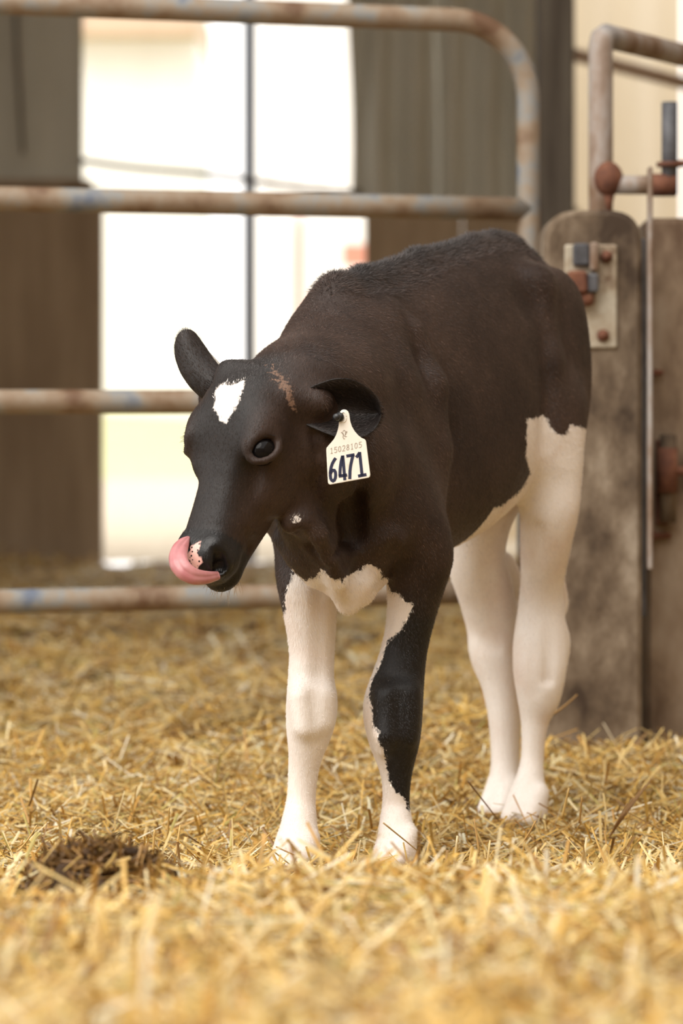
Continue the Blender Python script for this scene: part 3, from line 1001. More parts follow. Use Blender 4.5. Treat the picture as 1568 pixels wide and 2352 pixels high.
# eyes
EYES = []
for sg in (1, -1):
    c_ = Hp(.117, .0545, -.0195) if sg > 0 else Hp(.106, -.0480, -.018)
    LR = .0030 if sg > 0 else .0026
    dirv = (HL * .72 + HN * .66) if sg > 0 else (-HL * .86 + HN * .46); dirv /= np.linalg.norm(dirv)
    e1 = np.array([.80, 0, .55])
    if sg < 0:
        e1 = e1 - 2 * HL * (e1 @ HL)
    e1 = e1 - dirv * (e1 @ dirv); e1 /= np.linalg.norm(e1)     # corner-to-corner axis
    e2 = np.cross(dirv, e1)
    if e2[2] < 0: e2 = -e2
    EYES.append((c_, dirv, e1, e2))
    ell(head, c_ + dirv * .012, [e1, e2, dirv], (.0212, .0160, .014), .006, True)
    for part in (1, -1):
        pr = []
        for k_ in range(9):
            a_ = math.pi * k_ / 8
            pr.append(c_ + e1 * (-.0218 * math.cos(a_)) + e2 * part * (.0160 if part > 0 else .0150) * math.sin(a_) ** .9 + dirv * (.0085 + .0045 * math.sin(a_)))
        for a_, b_ in zip(pr[:-1], pr[1:]):
            cone(head, a_, b_, LR, LR, .007)
        if part > 0:       # upper lid fold
            for a_, b_ in zip(pr[1:-2], pr[2:-1]):
                cone(head, a_ + e2 * .006 - dirv * .002, b_ + e2 * .006 - dirv * .002, .0036, .0036, .006)
body = smin(body, head, .012)
del head


def skin_point(px, py, sink=0.0):
    """point of the skin that a ray through this pixel meets first"""
    for d in np.arange(3.66, 4.80, .0015):
        q = P(px, py, d)
        i = np.round((q - GLO) / VOX).astype(int)
        if (i >= 0).all() and (i < DIM).all() and body[i[0], i[1], i[2]] < 0:
            return P(px, py, d + sink)
    return None


def relief(pts, r, k, carve, sink=0.0):
    qs = [skin_point(x, y, sink) for x, y in pts]
    for a_, b_ in zip(qs[:-1], qs[1:]):
        if a_ is not None and b_ is not None and np.linalg.norm(a_ - b_) < .12:
            cone(body, a_, b_, r, r, k, carve)


relief([(722, 1000), (731, 1040), (730, 1095), (716, 1150), (696, 1188)], .0042, .012, True)     # behind the jaw
relief([(566, 1226), (574, 1258), (568, 1292)], .003, .009, True)                              # edge of the muzzle
relief([(842, 1010), (838, 1080), (826, 1150)], .006, .018, True)                              # neck against shoulder
relief([(806, 1150), (808, 1190), (814, 1232)], .013, .02, True)                                # fold between neck and shoulder
relief([(700, 1198), (728, 1228), (750, 1280), (776, 1338)], .011, .010, False, .005)           # dewlap ridge
relief([(690, 1228), (712, 1262), (738, 1308)], .007, .010, True)
relief([(766, 1278), (776, 1258), (786, 1240)], .003, .006, True)
cone(body, P(684, 1150, 3.885), P(690, 1185, 3.885), .020, .020, .015)



def surface_nets(D):
    neg = D < 0
    c = np.zeros(tuple(d - 1 for d in D.shape), np.uint8)
    for i in (0, 1):
        for j in (0, 1):
            for k in (0, 1):
                c += neg[i:D.shape[0] - 1 + i, j:D.shape[1] - 1 + j, k:D.shape[2] - 1 + k]
    act = np.argwhere((c > 0) & (c < 8))
    idx = np.full(c.shape, -1, np.int32)
    idx[act[:, 0], act[:, 1], act[:, 2]] = np.arange(len(act))
    acc = np.zeros((len(act), 3)); cnt = np.zeros(len(act))
    cs = [(i, j, k) for i in (0, 1) for j in (0, 1) for k in (0, 1)]
    for p in cs:
        for ax in range(3):
            if p[ax]: continue
            q = list(p); q[ax] = 1
            a = D[act[:, 0] + p[0], act[:, 1] + p[1], act[:, 2] + p[2]]
            b = D[act[:, 0] + q[0], act[:, 1] + q[1], act[:, 2] + q[2]]
            m = (a < 0) != (b < 0)
            t = a[m] / (a[m] - b[m])
            pt = np.tile(np.array(p, float), (m.sum(), 1)); pt[:, ax] += t
            acc[m] += pt; cnt[m] += 1
    V = (act + acc / cnt[:, None]) * VOX + GLO
    quads = []
    for ax in range(3):
        a1, a2 = [(1, 2), (2, 0), (0, 1)][ax]
        s0 = [slice(None)] * 3; s1 = [slice(None)] * 3
        s0[ax] = slice(0, -1); s1[ax] = slice(1, None)
        A, Bq = neg[tuple(s0)], neg[tuple(s1)]
        e = np.argwhere(A != Bq)
        e = e[(e[:, a1] > 0) & (e[:, a2] > 0) & (e[:, a1] < D.shape[a1] - 1) & (e[:, a2] < D.shape[a2] - 1)]
        flip = A[e[:, 0], e[:, 1], e[:, 2]]
        def cell(o1, o2):
            q = e.copy(); q[:, a1] -= o1; q[:, a2] -= o2
            return idx[q[:, 0], q[:, 1], q[:, 2]]
        q = np.stack([cell(1, 1), cell(0, 1), cell(0, 0), cell(1, 0)], 1)
        q[~flip] = q[~flip][:, ::-1]
        quads.append(q)
    return V, np.concatenate(quads)


V, Q = surface_nets(body)
# keep only the largest connected piece is not needed; relax the skin a little
def relax(V, Q, n, lam):
    e = np.concatenate([Q[:, [0, 1]], Q[:, [1, 2]], Q[:, [2, 3]], Q[:, [3, 0]]])
    deg = np.bincount(e.ravel(), minlength=len(V)).astype(float)
    for _ in range(n):
        for l_ in lam:
            s = np.stack([np.bincount(e[:, 0], V[e[:, 1], i], len(V)) + np.bincount(e[:, 1], V[e[:, 0], i], len(V)) for i in range(3)], 1)
            V = V + l_ * (s / deg[:, None] - V)
    return V
V = relax(V, Q, 4, (.5, -.47))


def vnormals(V, Q):
    fn = np.cross(V[Q[:, 2]] - V[Q[:, 0]], V[Q[:, 3]] - V[Q[:, 1]])
    nv = np.stack([sum(np.bincount(Q[:, k], fn[:, i], len(V)) for k in range(4)) for i in range(3)], 1)
    return nv / (np.linalg.norm(nv, axis=1)[:, None] + 1e-12)


# ears as cupped sheets with thickness, sunk into the ear roots
def resample(pts, n):
    pts = np.array(pts, float)
    s = np.r_[0, np.cumsum(np.linalg.norm(np.diff(pts, axis=0), axis=1))]
    t = np.linspace(0, s[-1], n)
    out = np.stack([np.interp(t, s, pts[:, i]) for i in range(pts.shape[1])], 1)
    for _ in range(2):
        out[1:-1] = .5 * out[1:-1] + .25 * (out[:-2] + out[2:])
    return out


def ear(top_, bot_, bowl, thick, curl=0.0, nu=34, nv=22):
    Tt, Bb = resample(top_, nu), resample(bot_, nu)
    pts = np.zeros((nu, nv, 3))
    for i in range(nu):
        u = i / (nu - 1)
        for j in range(nv):
            w = j / (nv - 1)
            q = Tt[i] * (1 - w) + Bb[i] * w
            d = q[2] + bowl * (1 - (2 * w - 1) ** 2) * math.sin(math.pi * min(1, .12 + .80 * u)) ** .7
            pts[i, j] = P(q[0], q[1], d)
    du = np.gradient(pts, axis=0); dv = np.gradient(pts, axis=1)
    nn = np.cross(du, dv); nn /= np.linalg.norm(nn, axis=2)[:, :, None] + 1e-9
    w = np.abs(np.linspace(-1, 1, nv))[None, :, None]; uu = np.linspace(0, 1, nu)[:, None, None]
    th = thick * np.sqrt(np.clip(1 - w ** 6, 0.02, 1)) * np.sqrt(np.clip(1 - uu ** 10, .02, 1)) * (1.5 - .6 * uu)
    f, b = pts + nn * th / 2, pts - nn * th / 2
    VV = np.concatenate([f.reshape(-1, 3), b.reshape(-1, 3)])
    QQ = []
    o2 = nu * nv
    for i in range(nu - 1):
        for j in range(nv - 1):
            a = i * nv + j
            QQ.append((a, a + nv, a + nv + 1, a + 1)); QQ.append((o2 + a, o2 + a + 1, o2 + a + nv + 1, o2 + a + nv))
    for i in range(nu - 1):
        for j in (0, nv - 1):
            a = i * nv + j
            q = (a, o2 + a, o2 + a + nv, a + nv)
            QQ.append(q if j == 0 else q[::-1])
    for j in range(nv - 1):
        for i in (0, nu - 1):
            a = i * nv + j
            q = (a, a + 1, o2 + a + 1, o2 + a)
            QQ.append(q if i == 0 else q[::-1])
    return VV, np.array(QQ)


e1V, e1Q = ear([(672, 905, 3.845), (700, 896, 3.84), (730, 882, 3.835), (765, 870, 3.83), (800, 869, 3.832), (832, 882, 3.838), (856, 901, 3.845), (870, 922, 3.85), (875, 940, 3.853), (875, 948, 3.855)],
               [(672, 960, 3.845), (712, 980, 3.84), (745, 994, 3.835), (778, 1006, 3.833), (808, 1010, 3.835), (838, 1003, 3.842), (860, 988, 3.85), (871, 970, 3.853), (875, 958, 3.855), (875, 950, 3.856)], .040, .007)
e2V, e2Q = ear([(490, 935, 3.895), (462, 914, 3.90), (436, 889, 3.91), (415, 858, 3.92), (403, 825, 3.93), (400, 795, 3.935), (406, 772, 3.94), (417, 760, 3.945), (430, 757, 3.945)],
               [(520, 870, 3.895), (508, 850, 3.90), (500, 836, 3.91), (490, 824, 3.92), (478, 806, 3.93), (464, 786, 3.935), (453, 770, 3.94), (443, 761, 3.945), (432, 757, 3.945)], -.020, .006)
# orient ear faces consistently (their winding does not matter for shading of closed shells)
nb = len(V)
EQ = np.concatenate([e1Q + nb, e2Q + nb + len(e1V)])
V = np.concatenate([V, e1V, e2V])
Q = np.concatenate([Q, EQ])
is_ear = np.zeros(len(V), bool); is_ear[nb:] = True
NV = vnormals(V, Q)

# ---- coat pattern: signed distances (in metres) to the edges of the white patches
def poly_sd(p, poly):
    poly = np.array(poly, float)
    d = np.full(len(p), 1e9); inside = np.zeros(len(p), bool)
    for a, b in zip(poly, np.roll(poly, -1, 0)):
        ab = b - a
        t = np.clip(((p - a) @ ab) / (ab @ ab), 0, 1)
        d = np.minimum(d, np.linalg.norm(p - a - t[:, None] * ab, axis=1))
        cnd = (a[1] > p[:, 1]) != (b[1] > p[:, 1])
        with np.errstate(divide='ignore', invalid='ignore'):
            xi = a[0] + (p[:, 1] - a[1]) / (b[1] - a[1] + 1e-12) * ab[0]
        inside ^= cnd & (p[:, 0] < xi)
    return np.where(inside, d, -d) / 1650.0


px_ = proj(V)
star = [(500, 890), (508, 884), (516, 880), (520, 888), (530, 884), (560, 874), (556, 900), (552, 915), (545, 930), (538, 945), (525, 965), (515, 973), (506, 965), (500, 950), (489, 938), (494, 920), (495, 905)]
front = [(560, 1430), (655, 1408), (653, 1385), (662, 1345), (668, 1335), (672, 1308), (682, 1318), (695, 1328), (705, 1336), (712, 1326), (722, 1328), (728, 1320), (738, 1306), (748, 1312),
         (756, 1325), (772, 1332), (780, 1328), (786, 1343), (790, 1325), (812, 1316), (830, 1306), (845, 1295), (862, 1302), (872, 1310), (876, 1328), (886, 1326), (893, 1348), (902, 1360), (920, 1364),
         (930, 1384), (950, 1386), (944, 1402), (938, 1418), (928, 1428), (924, 1444), (905, 1460), (890, 1470), (882, 1495), (876, 1520), (868, 1535), (852, 1570), (848, 1600), (854, 1625), (856, 1660),
         (870, 1682), (868, 1700), (880, 1722), (884, 1745), (890, 1770), (892, 1790), (904, 1812), (922, 1830), (932, 1842), (936, 1862), (1000, 1880), (1000, 2200), (500, 2200)]
hind = [(1209, 962), (1235, 960), (1245, 950), (1254, 962), (1262, 980), (1272, 990), (1290, 1002), (1299, 996), (1304, 984), (1311, 976), (1345, 985), (1400, 1000), (1400, 2200), (900, 2200), (900, 1240),
        (1020, 1205), (1040, 1192), (1062, 1178), (1085, 1158), (1112, 1146), (1137, 1140), (1130, 1168), (1150, 1163), (1172, 1146), (1196, 1124), (1210, 1104), (1217, 1084), (1210, 1065), (1207, 1040)]
throat = [(671, 1198), (678, 1185), (686, 1189), (694, 1192), (684, 1198)]
sd = np.full(len(V), -.05)
gate_h = (V[:, 1] < 3.87) & ~is_ear
gate_f = (V[:, 1] < 4.30) & (V[:, 1] > 3.90)
gate_r = V[:, 1] > 4.30
sd[gate_h] = np.maximum(poly_sd(px_[gate_h], star), poly_sd(px_[gate_h], throat))
sd[gate_f] = np.maximum(poly_sd(px_[gate_f], front), -.05)
sd[gate_r] = poly_sd(px_[gate_r], hind)
m = (V[:, 1] > 3.85) & (V[:, 1] <= 3.93) & ~is_ear & (px_[:, 1] > 1150)
sd[m] = np.maximum(sd[m], poly_sd(px_[m], throat))
# the whole tail switch is white, its root black
tail_m = ((V - A0) @ U > .60) & (V[:, 2] < .55)
sd[tail_m] = .02
pink = np.full(len(V), -.05)
pink_poly = [(442, 1250), (452, 1246), (461, 1242), (460, 1256), (452, 1268), (455, 1276), (463, 1282), (466, 1292), (456, 1302), (454, 1308), (442, 1300), (436, 1290), (428, 1280), (430, 1272), (438, 1266)]
pink[gate_h] = poly_sd(px_[gate_h], pink_poly)
# true coat colour: blue-black over the spine, poll, ears, muzzle and shin, brown elsewhere
hq = (V - HO)
ht, hll, hnn = hq @ HA, hq @ HL, hq @ HN
dark = np.zeros(len(V))
sB = (V - A0) @ U; lB = (V - A0) @ W_
dark = np.maximum(dark, np.clip((.062 - np.abs(lB)) / .05, 0, 1) * .85 * (V[:, 2] > .70) * np.clip((sB + .10) / .10, 0, 1))
headm = (V[:, 1] < 3.93) & (ht > -.03) & (ht < .32) & (np.abs(hll) < .1) & (hnn > -.14) & (hnn < .05)
dark = np.where(headm, np.clip((hnn + .050) / .035, 0, 1) * np.clip((.064 - np.abs(hll)) / .03, 0, 1) * .85, dark)
muz = headm & (ht > .232)
dark[muz] = 1.0
dark[is_ear] = .8
dark = np.maximum(dark, np.clip((px_[:, 1] - 1330) / 100, 0, 1) * gate_f)
scab = np.full(len(V), -.05)
scab[gate_h | headm] = poly_sd(px_[gate_h | headm], [(612, 840), (628, 838), (648, 858), (664, 885), (676, 915), (678, 945), (668, 940), (658, 912), (640, 890), (626, 862)])
muzzle = np.clip((ht - .238) / .012, 0, 1) * headm * np.clip((hnn + .052) / .01, 0, 1)


def coat_mat(hair=False):
    m, nt, b = new_mat('calf_hair' if hair else 'calf_coat')
    v = coords(nt)
    sdv = attr(nt, 'white_edge').outputs['Fac']
    nz = noise(nt, 220, 2, .5, v)
    nz2 = noise(nt, 55, 3, .6, v)
    wob = math_n(nt, 'MULTIPLY', math_n(nt, 'SUBTRACT', math_n(nt, 'ADD', nz.outputs['Fac'], math_n(nt, 'MULTIPLY', nz2.outputs['Fac'], 1.2)), 1.1), .006)
    wf = smooth(nt, math_n(nt, 'ADD', sdv, wob), -.0012, .0012)
    tone = noise(nt, 7, 4, .6, v)
    brown = ramp(nt, tone.outputs['Fac'], [(.36, (.022, .0115, .008)), (.64, (.050, .029, .021))])
    fur = coords(nt, (260, 260, 60))
    fn_ = noise(nt, 1.0, 3, .7, fur)
    blk = mix_rgb(nt, attr(nt, 'dark').outputs['Fac'], brown, (.009, .008, .008))
    white = ramp(nt, noise(nt, 9, 4, .6, v).outputs['Fac'], [(.25, (.78, .66, .58)), (.5, (.86, .80, .75)), (.8, (.90, .86, .82))])
    scf = smooth(nt, math_n(nt, 'ADD', attr(nt, 'scab').outputs['Fac'], math_n(nt, 'MULTIPLY', wob, 3.0)), -.001, .006)
    blk = mix_rgb(nt, math_n(nt, 'MULTIPLY', scf, .8), blk, (.20, .115, .075))
    c = mix_rgb(nt, wf, blk, white)
    if hair:
        hb = N(nt, 'ShaderNodeVectorMath', operation='SCALE')
        L(nt, c, hb.inputs[0]); L(nt, attr(nt, 'strand').outputs['Fac'], hb.inputs['Scale'])
        c = hb.outputs[0]
    pf = smooth(nt, math_n(nt, 'ADD', attr(nt, 'pink').outputs['Fac'], math_n(nt, 'MULTIPLY', wob, .8)), -.001, .001)
    vo = N(nt, 'ShaderNodeTexVoronoi'); vo.inputs['Scale'].default_value = 190
    L(nt, v, vo.inputs['Vector'])
    spots = smooth(nt, vo.outputs['Distance'], .22, .30)
    c = mix_rgb(nt, math_n(nt, 'MULTIPLY', pf, spots), c, (.78, .46, .40))
    L(nt, c, b.inputs['Base Color'])
    mz = attr(nt, 'muzzle').outputs['Fac']
    rg = N(nt, 'ShaderNodeMapRange')
    L(nt, mz, rg.inputs['Value'])
    rg.inputs['To Min'].default_value = .52
    rg.inputs['To Max'].default_value = .2
    L(nt, rg.outputs[0], b.inputs['Roughness'])
    b.inputs['Specular IOR Level'].default_value = .30
    b.inputs['Sheen Weight'].default_value = .05
    b.inputs['Sheen Roughness'].default_value = .45
    b.inputs['Sheen Tint'].default_value = (.9, .85, .8, 1)
    if hair:
        b.inputs['Specular IOR Level'].default_value = .5
        b.inputs['Sheen Weight'].default_value = 0
    else:
        bump(nt, b, fn_.outputs['Fac'], .5, .002)
    return m


calf = empty('calf', B(.25, 0, 0), 'young black and white dairy calf licking its nose in straw', 'calf')
bo = big_mesh('body', V, Q, coat_mat(), calf)
for nm, vals in (('white_edge', sd), ('pink', pink), ('dark', dark), ('muzzle', muzzle), ('scab', scab)):
    set_attr(bo, nm, vals)

# short hair: single slim triangles lying with the coat
tri_a = np.concatenate([Q[:, [0, 1, 2]], Q[:, [0, 2, 3]]])
ar = np.linalg.norm(np.cross(V[tri_a[:, 1]] - V[tri_a[:, 0]], V[tri_a[:, 2]] - V[tri_a[:, 0]]), axis=1)
NH = 420000
pick = rng.choice(len(tri_a), NH, p=ar / ar.sum())
r1, r2 = rng.random(NH), rng.random(NH)
sw = r1 + r2 > 1; r1[sw] = 1 - r1[sw]; r2[sw] = 1 - r2[sw]
T3 = tri_a[pick]
root = V[T3[:, 0]] + r1[:, None] * (V[T3[:, 1]] - V[T3[:, 0]]) + r2[:, None] * (V[T3[:, 2]] - V[T3[:, 0]])
nrm = NV[T3[:, 0]]
flow = np.tile(U * .55 - UP * .8, (NH, 1))
hd = headm[T3[:, 0]]
flow[hd] = -HA * .6 + HL * .0 + UP * .2
ee = is_ear[T3[:, 0]]
flow[ee] = np.where((px_[T3[ee, 0], 0] > 600)[:, None], np.array([.9, 0, -.1]), np.array([-.5, 0, .8]))
flow += rng.normal(0, .22, (NH, 3))
flow -= nrm * (flow * nrm).sum(1)[:, None]
flow /= np.linalg.norm(flow, axis=1)[:, None] + 1e-9
crest = (dark[T3[:, 0]] > .3) & (V[T3[:, 0], 2] > .74) & (V[T3[:, 0], 1] > 4.0)
leglow = V[T3[:, 0], 2] < .3
lng = rng.uniform(.004, .0075, NH)
lift = rng.uniform(.12, .38, NH)
lng[crest] = rng.uniform(.005, .011, crest.sum()); lift[crest] = rng.uniform(.3, 1.1, crest.sum())
lng[leglow] *= .7; lng[hd] *= .8; lift[hd] *= .8
lng[ee] *= 1.15; lift[ee] = rng.uniform(.2, .7, ee.sum())
keep = (muzzle[T3[:, 0]] < .3)
for (c_, dv_, e1_, e2_) in EYES:
    keep &= np.linalg.norm(root - c_ - dv_ * .012, axis=1) > .022
sidev = np.cross(nrm, flow)
wd = rng.uniform(.00022, .00042, NH)[:, None]
tip = root + (flow + nrm * lift[:, None]) / np.sqrt(1 + lift ** 2)[:, None] * lng[:, None]
r0 = root - nrm * .0006
HV = np.stack([r0 - sidev * wd, r0 + sidev * wd, tip], 1)[keep].reshape(-1, 3)
HQ = np.arange(len(HV)).reshape(-1, 3)
ho = big_mesh('hair', HV, HQ, coat_mat(True), calf, shade=False)
src = np.repeat(T3[keep, 0], 3)
for nm, vals in (('white_edge', sd), ('pink', pink), ('dark', dark), ('muzzle', muzzle), ('scab', scab)):
    set_attr(ho, nm, vals[src])
stv = rng.lognormal(.12, .55, int(keep.sum()))
stv = stv * (1 + 1.1 * dark[T3[keep, 0]])
stv = np.where(sd[T3[keep, 0]] > 0, np.clip(stv, .85, 1.05), np.clip(stv, .4, 5.0))
set_attr(ho, 'strand', np.repeat(stv, 3))
ho['kind'] = 'stuff'

# eyes
me_, nt_, be_ = new_mat('calf_eye')
be_.inputs['Base Color'].default_value = (.006, .005, .005, 1)
be_.inputs['Roughness'].default_value = .04
be_.inputs['Specular IOR Level'].default_value = .14
for (c_, dv_, e1_, e2_) in EYES:
    Vv, Ff = uv_sphere(c_ - dv_ * .0015, .0192, 48, 32)
    make_obj('eye', Vv, Ff, me_, calf)

# tongue curling over the right side of the nose
mt_, nt_, bt_ = new_mat('tongue')
vv = coords(nt_)
L(nt_, ramp(nt_, noise(nt_, 60, 3, .5, vv).outputs['Fac'], [(.3, (.43, .155, .165)), (.7, (.52, .235, .24))]), bt_.inputs['Base Color'])
bt_.inputs['Roughness'].default_value = .32
bt_.inputs['Subsurface Weight'].default_value = .15
bt_.inputs['Subsurface Radius'].default_value = (.01, .004, .003)
tp_ = [(500, 1322, 3.775, 10), (474, 1327, 3.752, 15), (446, 1325, 3.742, 19), (424, 1313, 3.742, 22), (411, 1296, 3.748, 23), (408, 1278, 3.758, 22), (413, 1260, 3.768, 19), (422, 1246, 3.776, 14), (430, 1237, 3.782, 7), (434, 1233, 3.785, 2.5)]
tc_ = np.array([P(a, b, d) for a, b, d, r in tp_]); tr_ = np.array([r * d / F for a, b, d, r in tp_])
dense = np.linspace(0, len(tp_) - 1, 60)
tcd = np.stack([np.interp(dense, np.arange(len(tp_)), tc_[:, i]) for i in range(3)], 1)
for _ in range(6): tcd[1:-1] = .5 * tcd[1:-1] + .25 * (tcd[:-2] + tcd[2:])
trd = np.interp(dense, np.arange(len(tp_)), tr_)
Tn = np.gradient(tcd, axis=0); Tn /= np.linalg.norm(Tn, axis=1)[:, None]
TV, TQ = [], []
SEG = 28
for i in range(60):
    view = np.array([-.15, -1.0, .05])
    w_ = np.cross(Tn[i], view); w_ /= np.linalg.norm(w_)
    nn_ = np.cross(w_, Tn[i])
    for k_ in range(SEG):
        a_ = 2 * math.pi * k_ / SEG
        ca, sa = math.cos(a_), math.sin(a_)
        groove = 1 - .30 * math.exp(-((ca - .1) / .16) ** 2) * (sa > 0) - .12 * math.exp(-((ca - .62) / .12) ** 2) * (sa > 0)
        TV.append(tcd[i] + trd[i] * (ca * w_ + .62 * sa * groove * nn_ * (1 if nn_ @ view > 0 else -1)))
for i in range(59):
    for k_ in range(SEG):
        j_ = (k_ + 1) % SEG
        TQ.append((i * SEG + k_, i * SEG + j_, (i + 1) * SEG + j_, (i + 1) * SEG + k_))
TQ.append(tuple(range(SEG))); TQ.append(tuple(range(59 * SEG, 60 * SEG)))
to = make_obj('tongue', TV, TQ, mt_, calf)
to['label'] = 'pink tongue curled up over the nose'

# whiskers on the chin
wp, wf_ = [], []
for k_ in range(46):
    b0 = Hp(random.uniform(.262, .286), random.uniform(-.025, .025), random.uniform(-.096, -.072))
    dr = np.array([random.uniform(-.5, .4), random.uniform(-.3, .1), -1.0]); dr /= np.linalg.norm(dr)
    l_ = random.uniform(.008, .02)
    vv_, ff_ = tube_geo([b0, b0 + dr * l_ * .5, b0 + dr * l_ + np.array([random.uniform(-.002, .002), 0, .001])], [.00028, .00022, .00008], 4, False)
    wf_ += [tuple(len(wp) + q for q in f) for f in ff_]; wp += vv_
m_wh, _, bw_ = new_mat('whisker'); bw_.inputs['Base Color'].default_value = (.55, .42, .28, 1)
wh = make_obj('whiskers', wp, wf_, m_wh, calf); wh['kind'] = 'stuff'
# eyelashes
lp, lf = [], []
for (c_, dv_, e1_, e2_) in EYES:
    for k_ in range(26):
        a_ = math.pi * (.15 + .7 * k_ / 25)
        b0 = c_ + e1_ * (-.0200 * math.cos(a_)) + e2_ * .0150 * math.sin(a_) + dv_ * .0150
        dr = dv_ * 1.0 + e2_ * random.uniform(-.5, .1) + e1_ * (-.5 * math.cos(a_)) ; dr /= np.linalg.norm(dr)
        l_ = random.uniform(.004, .008)
        vv_, ff_ = tube_geo([b0, b0 + dr * l_ * .6, b0 + dr * l_ - e2_ * .001], [.0003, .00024, .0001], 4, False)
        lf += [tuple(len(lp) + q for q in f) for f in ff_]; lp += vv_
m_la, _, bl_ = new_mat('lash'); bl_.inputs['Base Color'].default_value = (.008, .007, .007, 1)
la = make_obj('eyelashes', lp, lf, m_la, calf); la['kind'] = 'stuff'

# ------------------------------------------------------------------ ear tags
m_tag = simple_mat('cream_tag_plastic', [(.25, (.72, .6, .42)), (.4, (.86, .81, .72)), (.8, (.9, .87, .8))], 30, .35, (1, 1, 1), .0)
m_navy, _, b_ = new_mat('navy_print'); b_.inputs['Base Color'].default_value = (.016, .020, .055, 1); b_.inputs['Roughness'].default_value = .5
m_grey, _, b_ = new_mat('grey_print'); b_.inputs['Base Color'].default_value = (.36, .30, .24, 1); b_.inputs['Roughness'].default_value = .5
m_blk, _, b_ = new_mat('black_button'); b_.inputs['Base Color'].default_value = (.012, .013, .015, 1); b_.inputs['Roughness'].default_value = .3

DT = 3.800
TO = P(720 + 540 / 7.84, 840 + 920 / 7.84, DT)           # button centre
TS = DT / F / 7.84
t_yaw = .10                                            # the tag swings slightly
ex = np.array([math.cos(t_yaw), -math.sin(t_yaw), 0]); en = np.array([-math.sin(t_yaw), -math.cos(t_yaw), 0])
def TG(zx, zy, h=0.0):
    return TO + ex * ((zx - 540) * TS / math.cos(t_yaw)) + UP * (-(zy - 920) * TS) + en * h


def plate(name, outl, th, mat, parent, tg=TG):
    n = len(outl)
    ctr = np.mean(outl, 0)
    ins = [(ctr + (np.array(p) - ctr) * .985) for p in outl]
    V = [tg(*p, -th / 2) for p in ins] + [tg(*p, -th / 4) for p in outl] + [tg(*p, th / 4) for p in outl] + [tg(*p, th / 2) for p in ins]
    Fc = [tuple(range(n)), tuple(range(4 * n - 1, 3 * n - 1, -1))]
    for r in range(3):
        for i in range(n):
            j = (i + 1) % n
            Fc.append((r * n + i, r * n + j, (r + 1) * n + j, (r + 1) * n + i))
    return make_obj(name, V, Fc, mat, parent, False)


outline = [(540, 790), (505, 800), (478, 830), (462, 890), (458, 1010), (450, 1090), (435, 1165), (405, 1250), (365, 1325), (305, 1395), (240, 1470), (230, 1490), (228, 1530), (258, 2100), (270, 2128), (300, 2142),
           (990, 2015), (1012, 1995), (1020, 1960), (945, 1370), (935, 1340), (910, 1320), (860, 1298), (800, 1250), (740, 1180), (690, 1095), (660, 1000), (648, 920), (640, 865), (622, 825), (585, 795)]
et = empty('ear_tag', TG(540, 920), 'cream ear tag reading 6471 hanging from the left ear', 'ear tag')
tagp = plate('panel', outline, .0016, m_tag, et)


def ribbon(parent, name, strokes, width, mat, tg=TG, h=.00105):
    V, Fc = [], []
    for s_ in strokes:
        s_ = np.array(s_, float)
        n = len(s_)
        Tn = np.zeros_like(s_)
        Tn[0] = s_[1] - s_[0]; Tn[-1] = s_[-1] - s_[-2]
        for i in range(1, n - 1):
            a = s_[i] - s_[i - 1]; b = s_[i + 1] - s_[i]
            Tn[i] = a / np.linalg.norm(a) + b / np.linalg.norm(b)
        Tn /= np.linalg.norm(Tn, axis=1)[:, None]
        Nn = np.stack([-Tn[:, 1], Tn[:, 0]], 1)
        o0 = len(V)
        for i in range(n):
            mit = 1.0
            if 0 < i < n - 1:
                a = s_[i] - s_[i - 1]; a /= np.linalg.norm(a)
                mit = 1 / max(.6, abs(Nn[i] @ np.array([-a[1], a[0]])))
            for sg in (-1, 1):
                q = s_[i] + Nn[i] * sg * width / 2 * mit
                V.append(tg(q[0], q[1], h)); V.append(tg(q[0], q[1], h - .0004))
        for i in range(n - 1):
            a = o0 + i * 4
            Fc += [(a, a + 2, a + 6, a + 4), (a + 1, a + 5, a + 7, a + 3), (a, a + 4, a + 5, a + 1), (a + 2, a + 3, a + 7, a + 6)]
    return make_obj(name, V, Fc, mat, parent, False)


def arc(cx, cy, rx, ry, a0, a1, n=14, sh=0.0):
    return [(cx + rx * math.cos(math.radians(a)) + sh * ry * math.sin(math.radians(a)), cy - ry * math.sin(math.radians(a))) for a in np.linspace(a0, a1, n)]

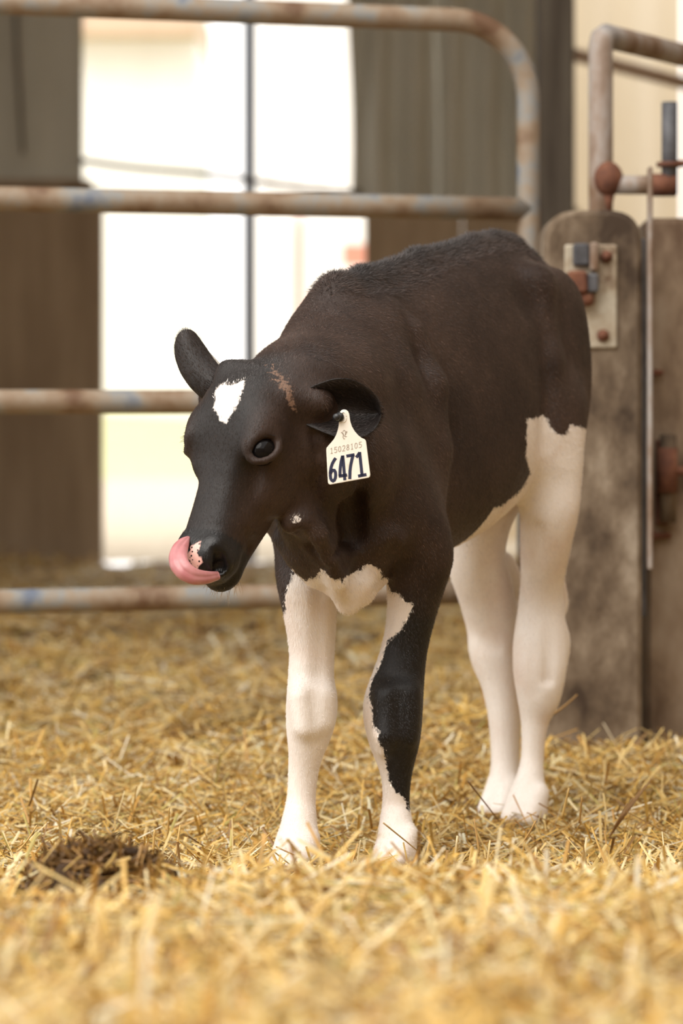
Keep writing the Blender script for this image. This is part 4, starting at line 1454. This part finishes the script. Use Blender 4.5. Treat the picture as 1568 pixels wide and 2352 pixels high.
six = [[(400, 1662), (372, 1700), (338, 1762), (314, 1835), (302, 1920), (302, 1985), (310, 2035), (328, 2065), (350, 2076), (374, 2062), (392, 2020), (398, 1965), (392, 1915), (374, 1885), (348, 1882), (322, 1902), (304, 1945)]]
four = [[(522, 1622), (498, 1720), (482, 1820), (476, 1900), (476, 1988)], [(450, 1990), (530, 1978), (604, 1966)], [(524, 1615), (540, 1780), (563, 2062)]]
seven = [[(590, 1628), (738, 1602)], [(712, 1606), (690, 1690), (668, 1790), (655, 1900), (652, 2042)]]
one = [[(765, 1650), (792, 1622), (830, 1560)], [(828, 1552), (852, 1780), (874, 1985)], [(800, 1987), (952, 1958)]]
for nm, g_ in (('six', six), ('four', four), ('seven', seven), ('one', one)):
    o = ribbon(tagp, 'printed_digit', g_, 56, m_navy)
    o['label'] = 'large navy printed digit'
DIG = {'1': [[(.25, .2), (.55, 0), (.55, 1)], [(.25, 1), (.85, 1)]],
       '5': [[(.9, 0), (.25, 0), (.2, .42), (.55, .36), (.85, .5), (.9, .72), (.7, .96), (.4, 1), (.12, .9)]],
       '0': [[(.5, 0), (.22, .14), (.14, .5), (.22, .86), (.5, 1), (.78, .86), (.86, .5), (.78, .14), (.5, 0)]],
       '2': [[(.14, .2), (.35, .02), (.65, .02), (.86, .22), (.78, .48), (.14, 1), (.9, 1)]],
       '8': [[(.5, .46), (.22, .3), (.25, .1), (.5, 0), (.75, .1), (.78, .3), (.5, .46), (.18, .66), (.18, .86), (.5, 1), (.82, .86), (.82, .66), (.5, .46)]]}
for i, ch in enumerate('15028105'):
    ox, oy = 292 + 73.5 * i, 1487 - 15.2 * i
    g_ = [[(ox + 62 * x_, oy + 98 * y_ - 12 * x_) for x_, y_ in s_] for s_ in DIG[ch]]
    o = ribbon(tagp, 'printed_digit', g_, 11, m_grey)
    o['label'] = 'small grey printed digit'
o = ribbon(tagp, 'printed_emblem', [[(495, 1200), (520, 1215), (535, 1250), (530, 1290), (545, 1318), (565, 1312)], [(505, 1195), (535, 1225), (545, 1265)], [(600, 1180), (575, 1200), (570, 1240), (560, 1275), (600, 1275)],
                                  arc(550, 1205, 22, 42, 20, 160, 8), [(605, 1190), (585, 1215), (578, 1245)]], 13, m_grey)
o['label'] = 'small grey printed cow head emblem'
# moulded rim around the button
ringp = [TG(538 + 52 * math.cos(a), 925 + 92 * math.sin(a), .0012) for a in np.linspace(0, 2 * math.pi, 25)]
tube('rim', ringp, .0007, m_tag, et, 6)
lathe('button_stem', TG(530, 925, -.012), en + np.array([-.35, 0, 0]), [(0, .0048), (.012, .0048), (.0135, .0062), (.0165, .0060), (.017, .0035), (.021, .0032), (.0215, .0050), (.0245, .0050), (.0262, .0034), (.0268, .0012)], m_blk, et, 18)

# the other tag, seen as a sliver behind the right ear
T2 = P(488, 812, 3.96)
def TG2(x_, y_, h=0.0):
    q = P(x_, y_, 3.955)
    return q + np.array([0, -1, 0]) * h
et2 = empty('ear_tag', T2, 'white ear tag sliver showing behind the right ear', 'ear tag')
plate('panel', [(456, 789), (463, 792), (478, 806), (490, 818), (506, 835), (512, 850), (498, 862), (480, 852), (466, 826)], .0016, m_tag, et2, TG2)
lathe('button_stem', TG2(488, 840, .004), (0, 1, 0), [(0, .004), (.008, .004), (.01, .006), (.012, .006)], m_blk, et2, 12)

for o in scene.objects:
    pass
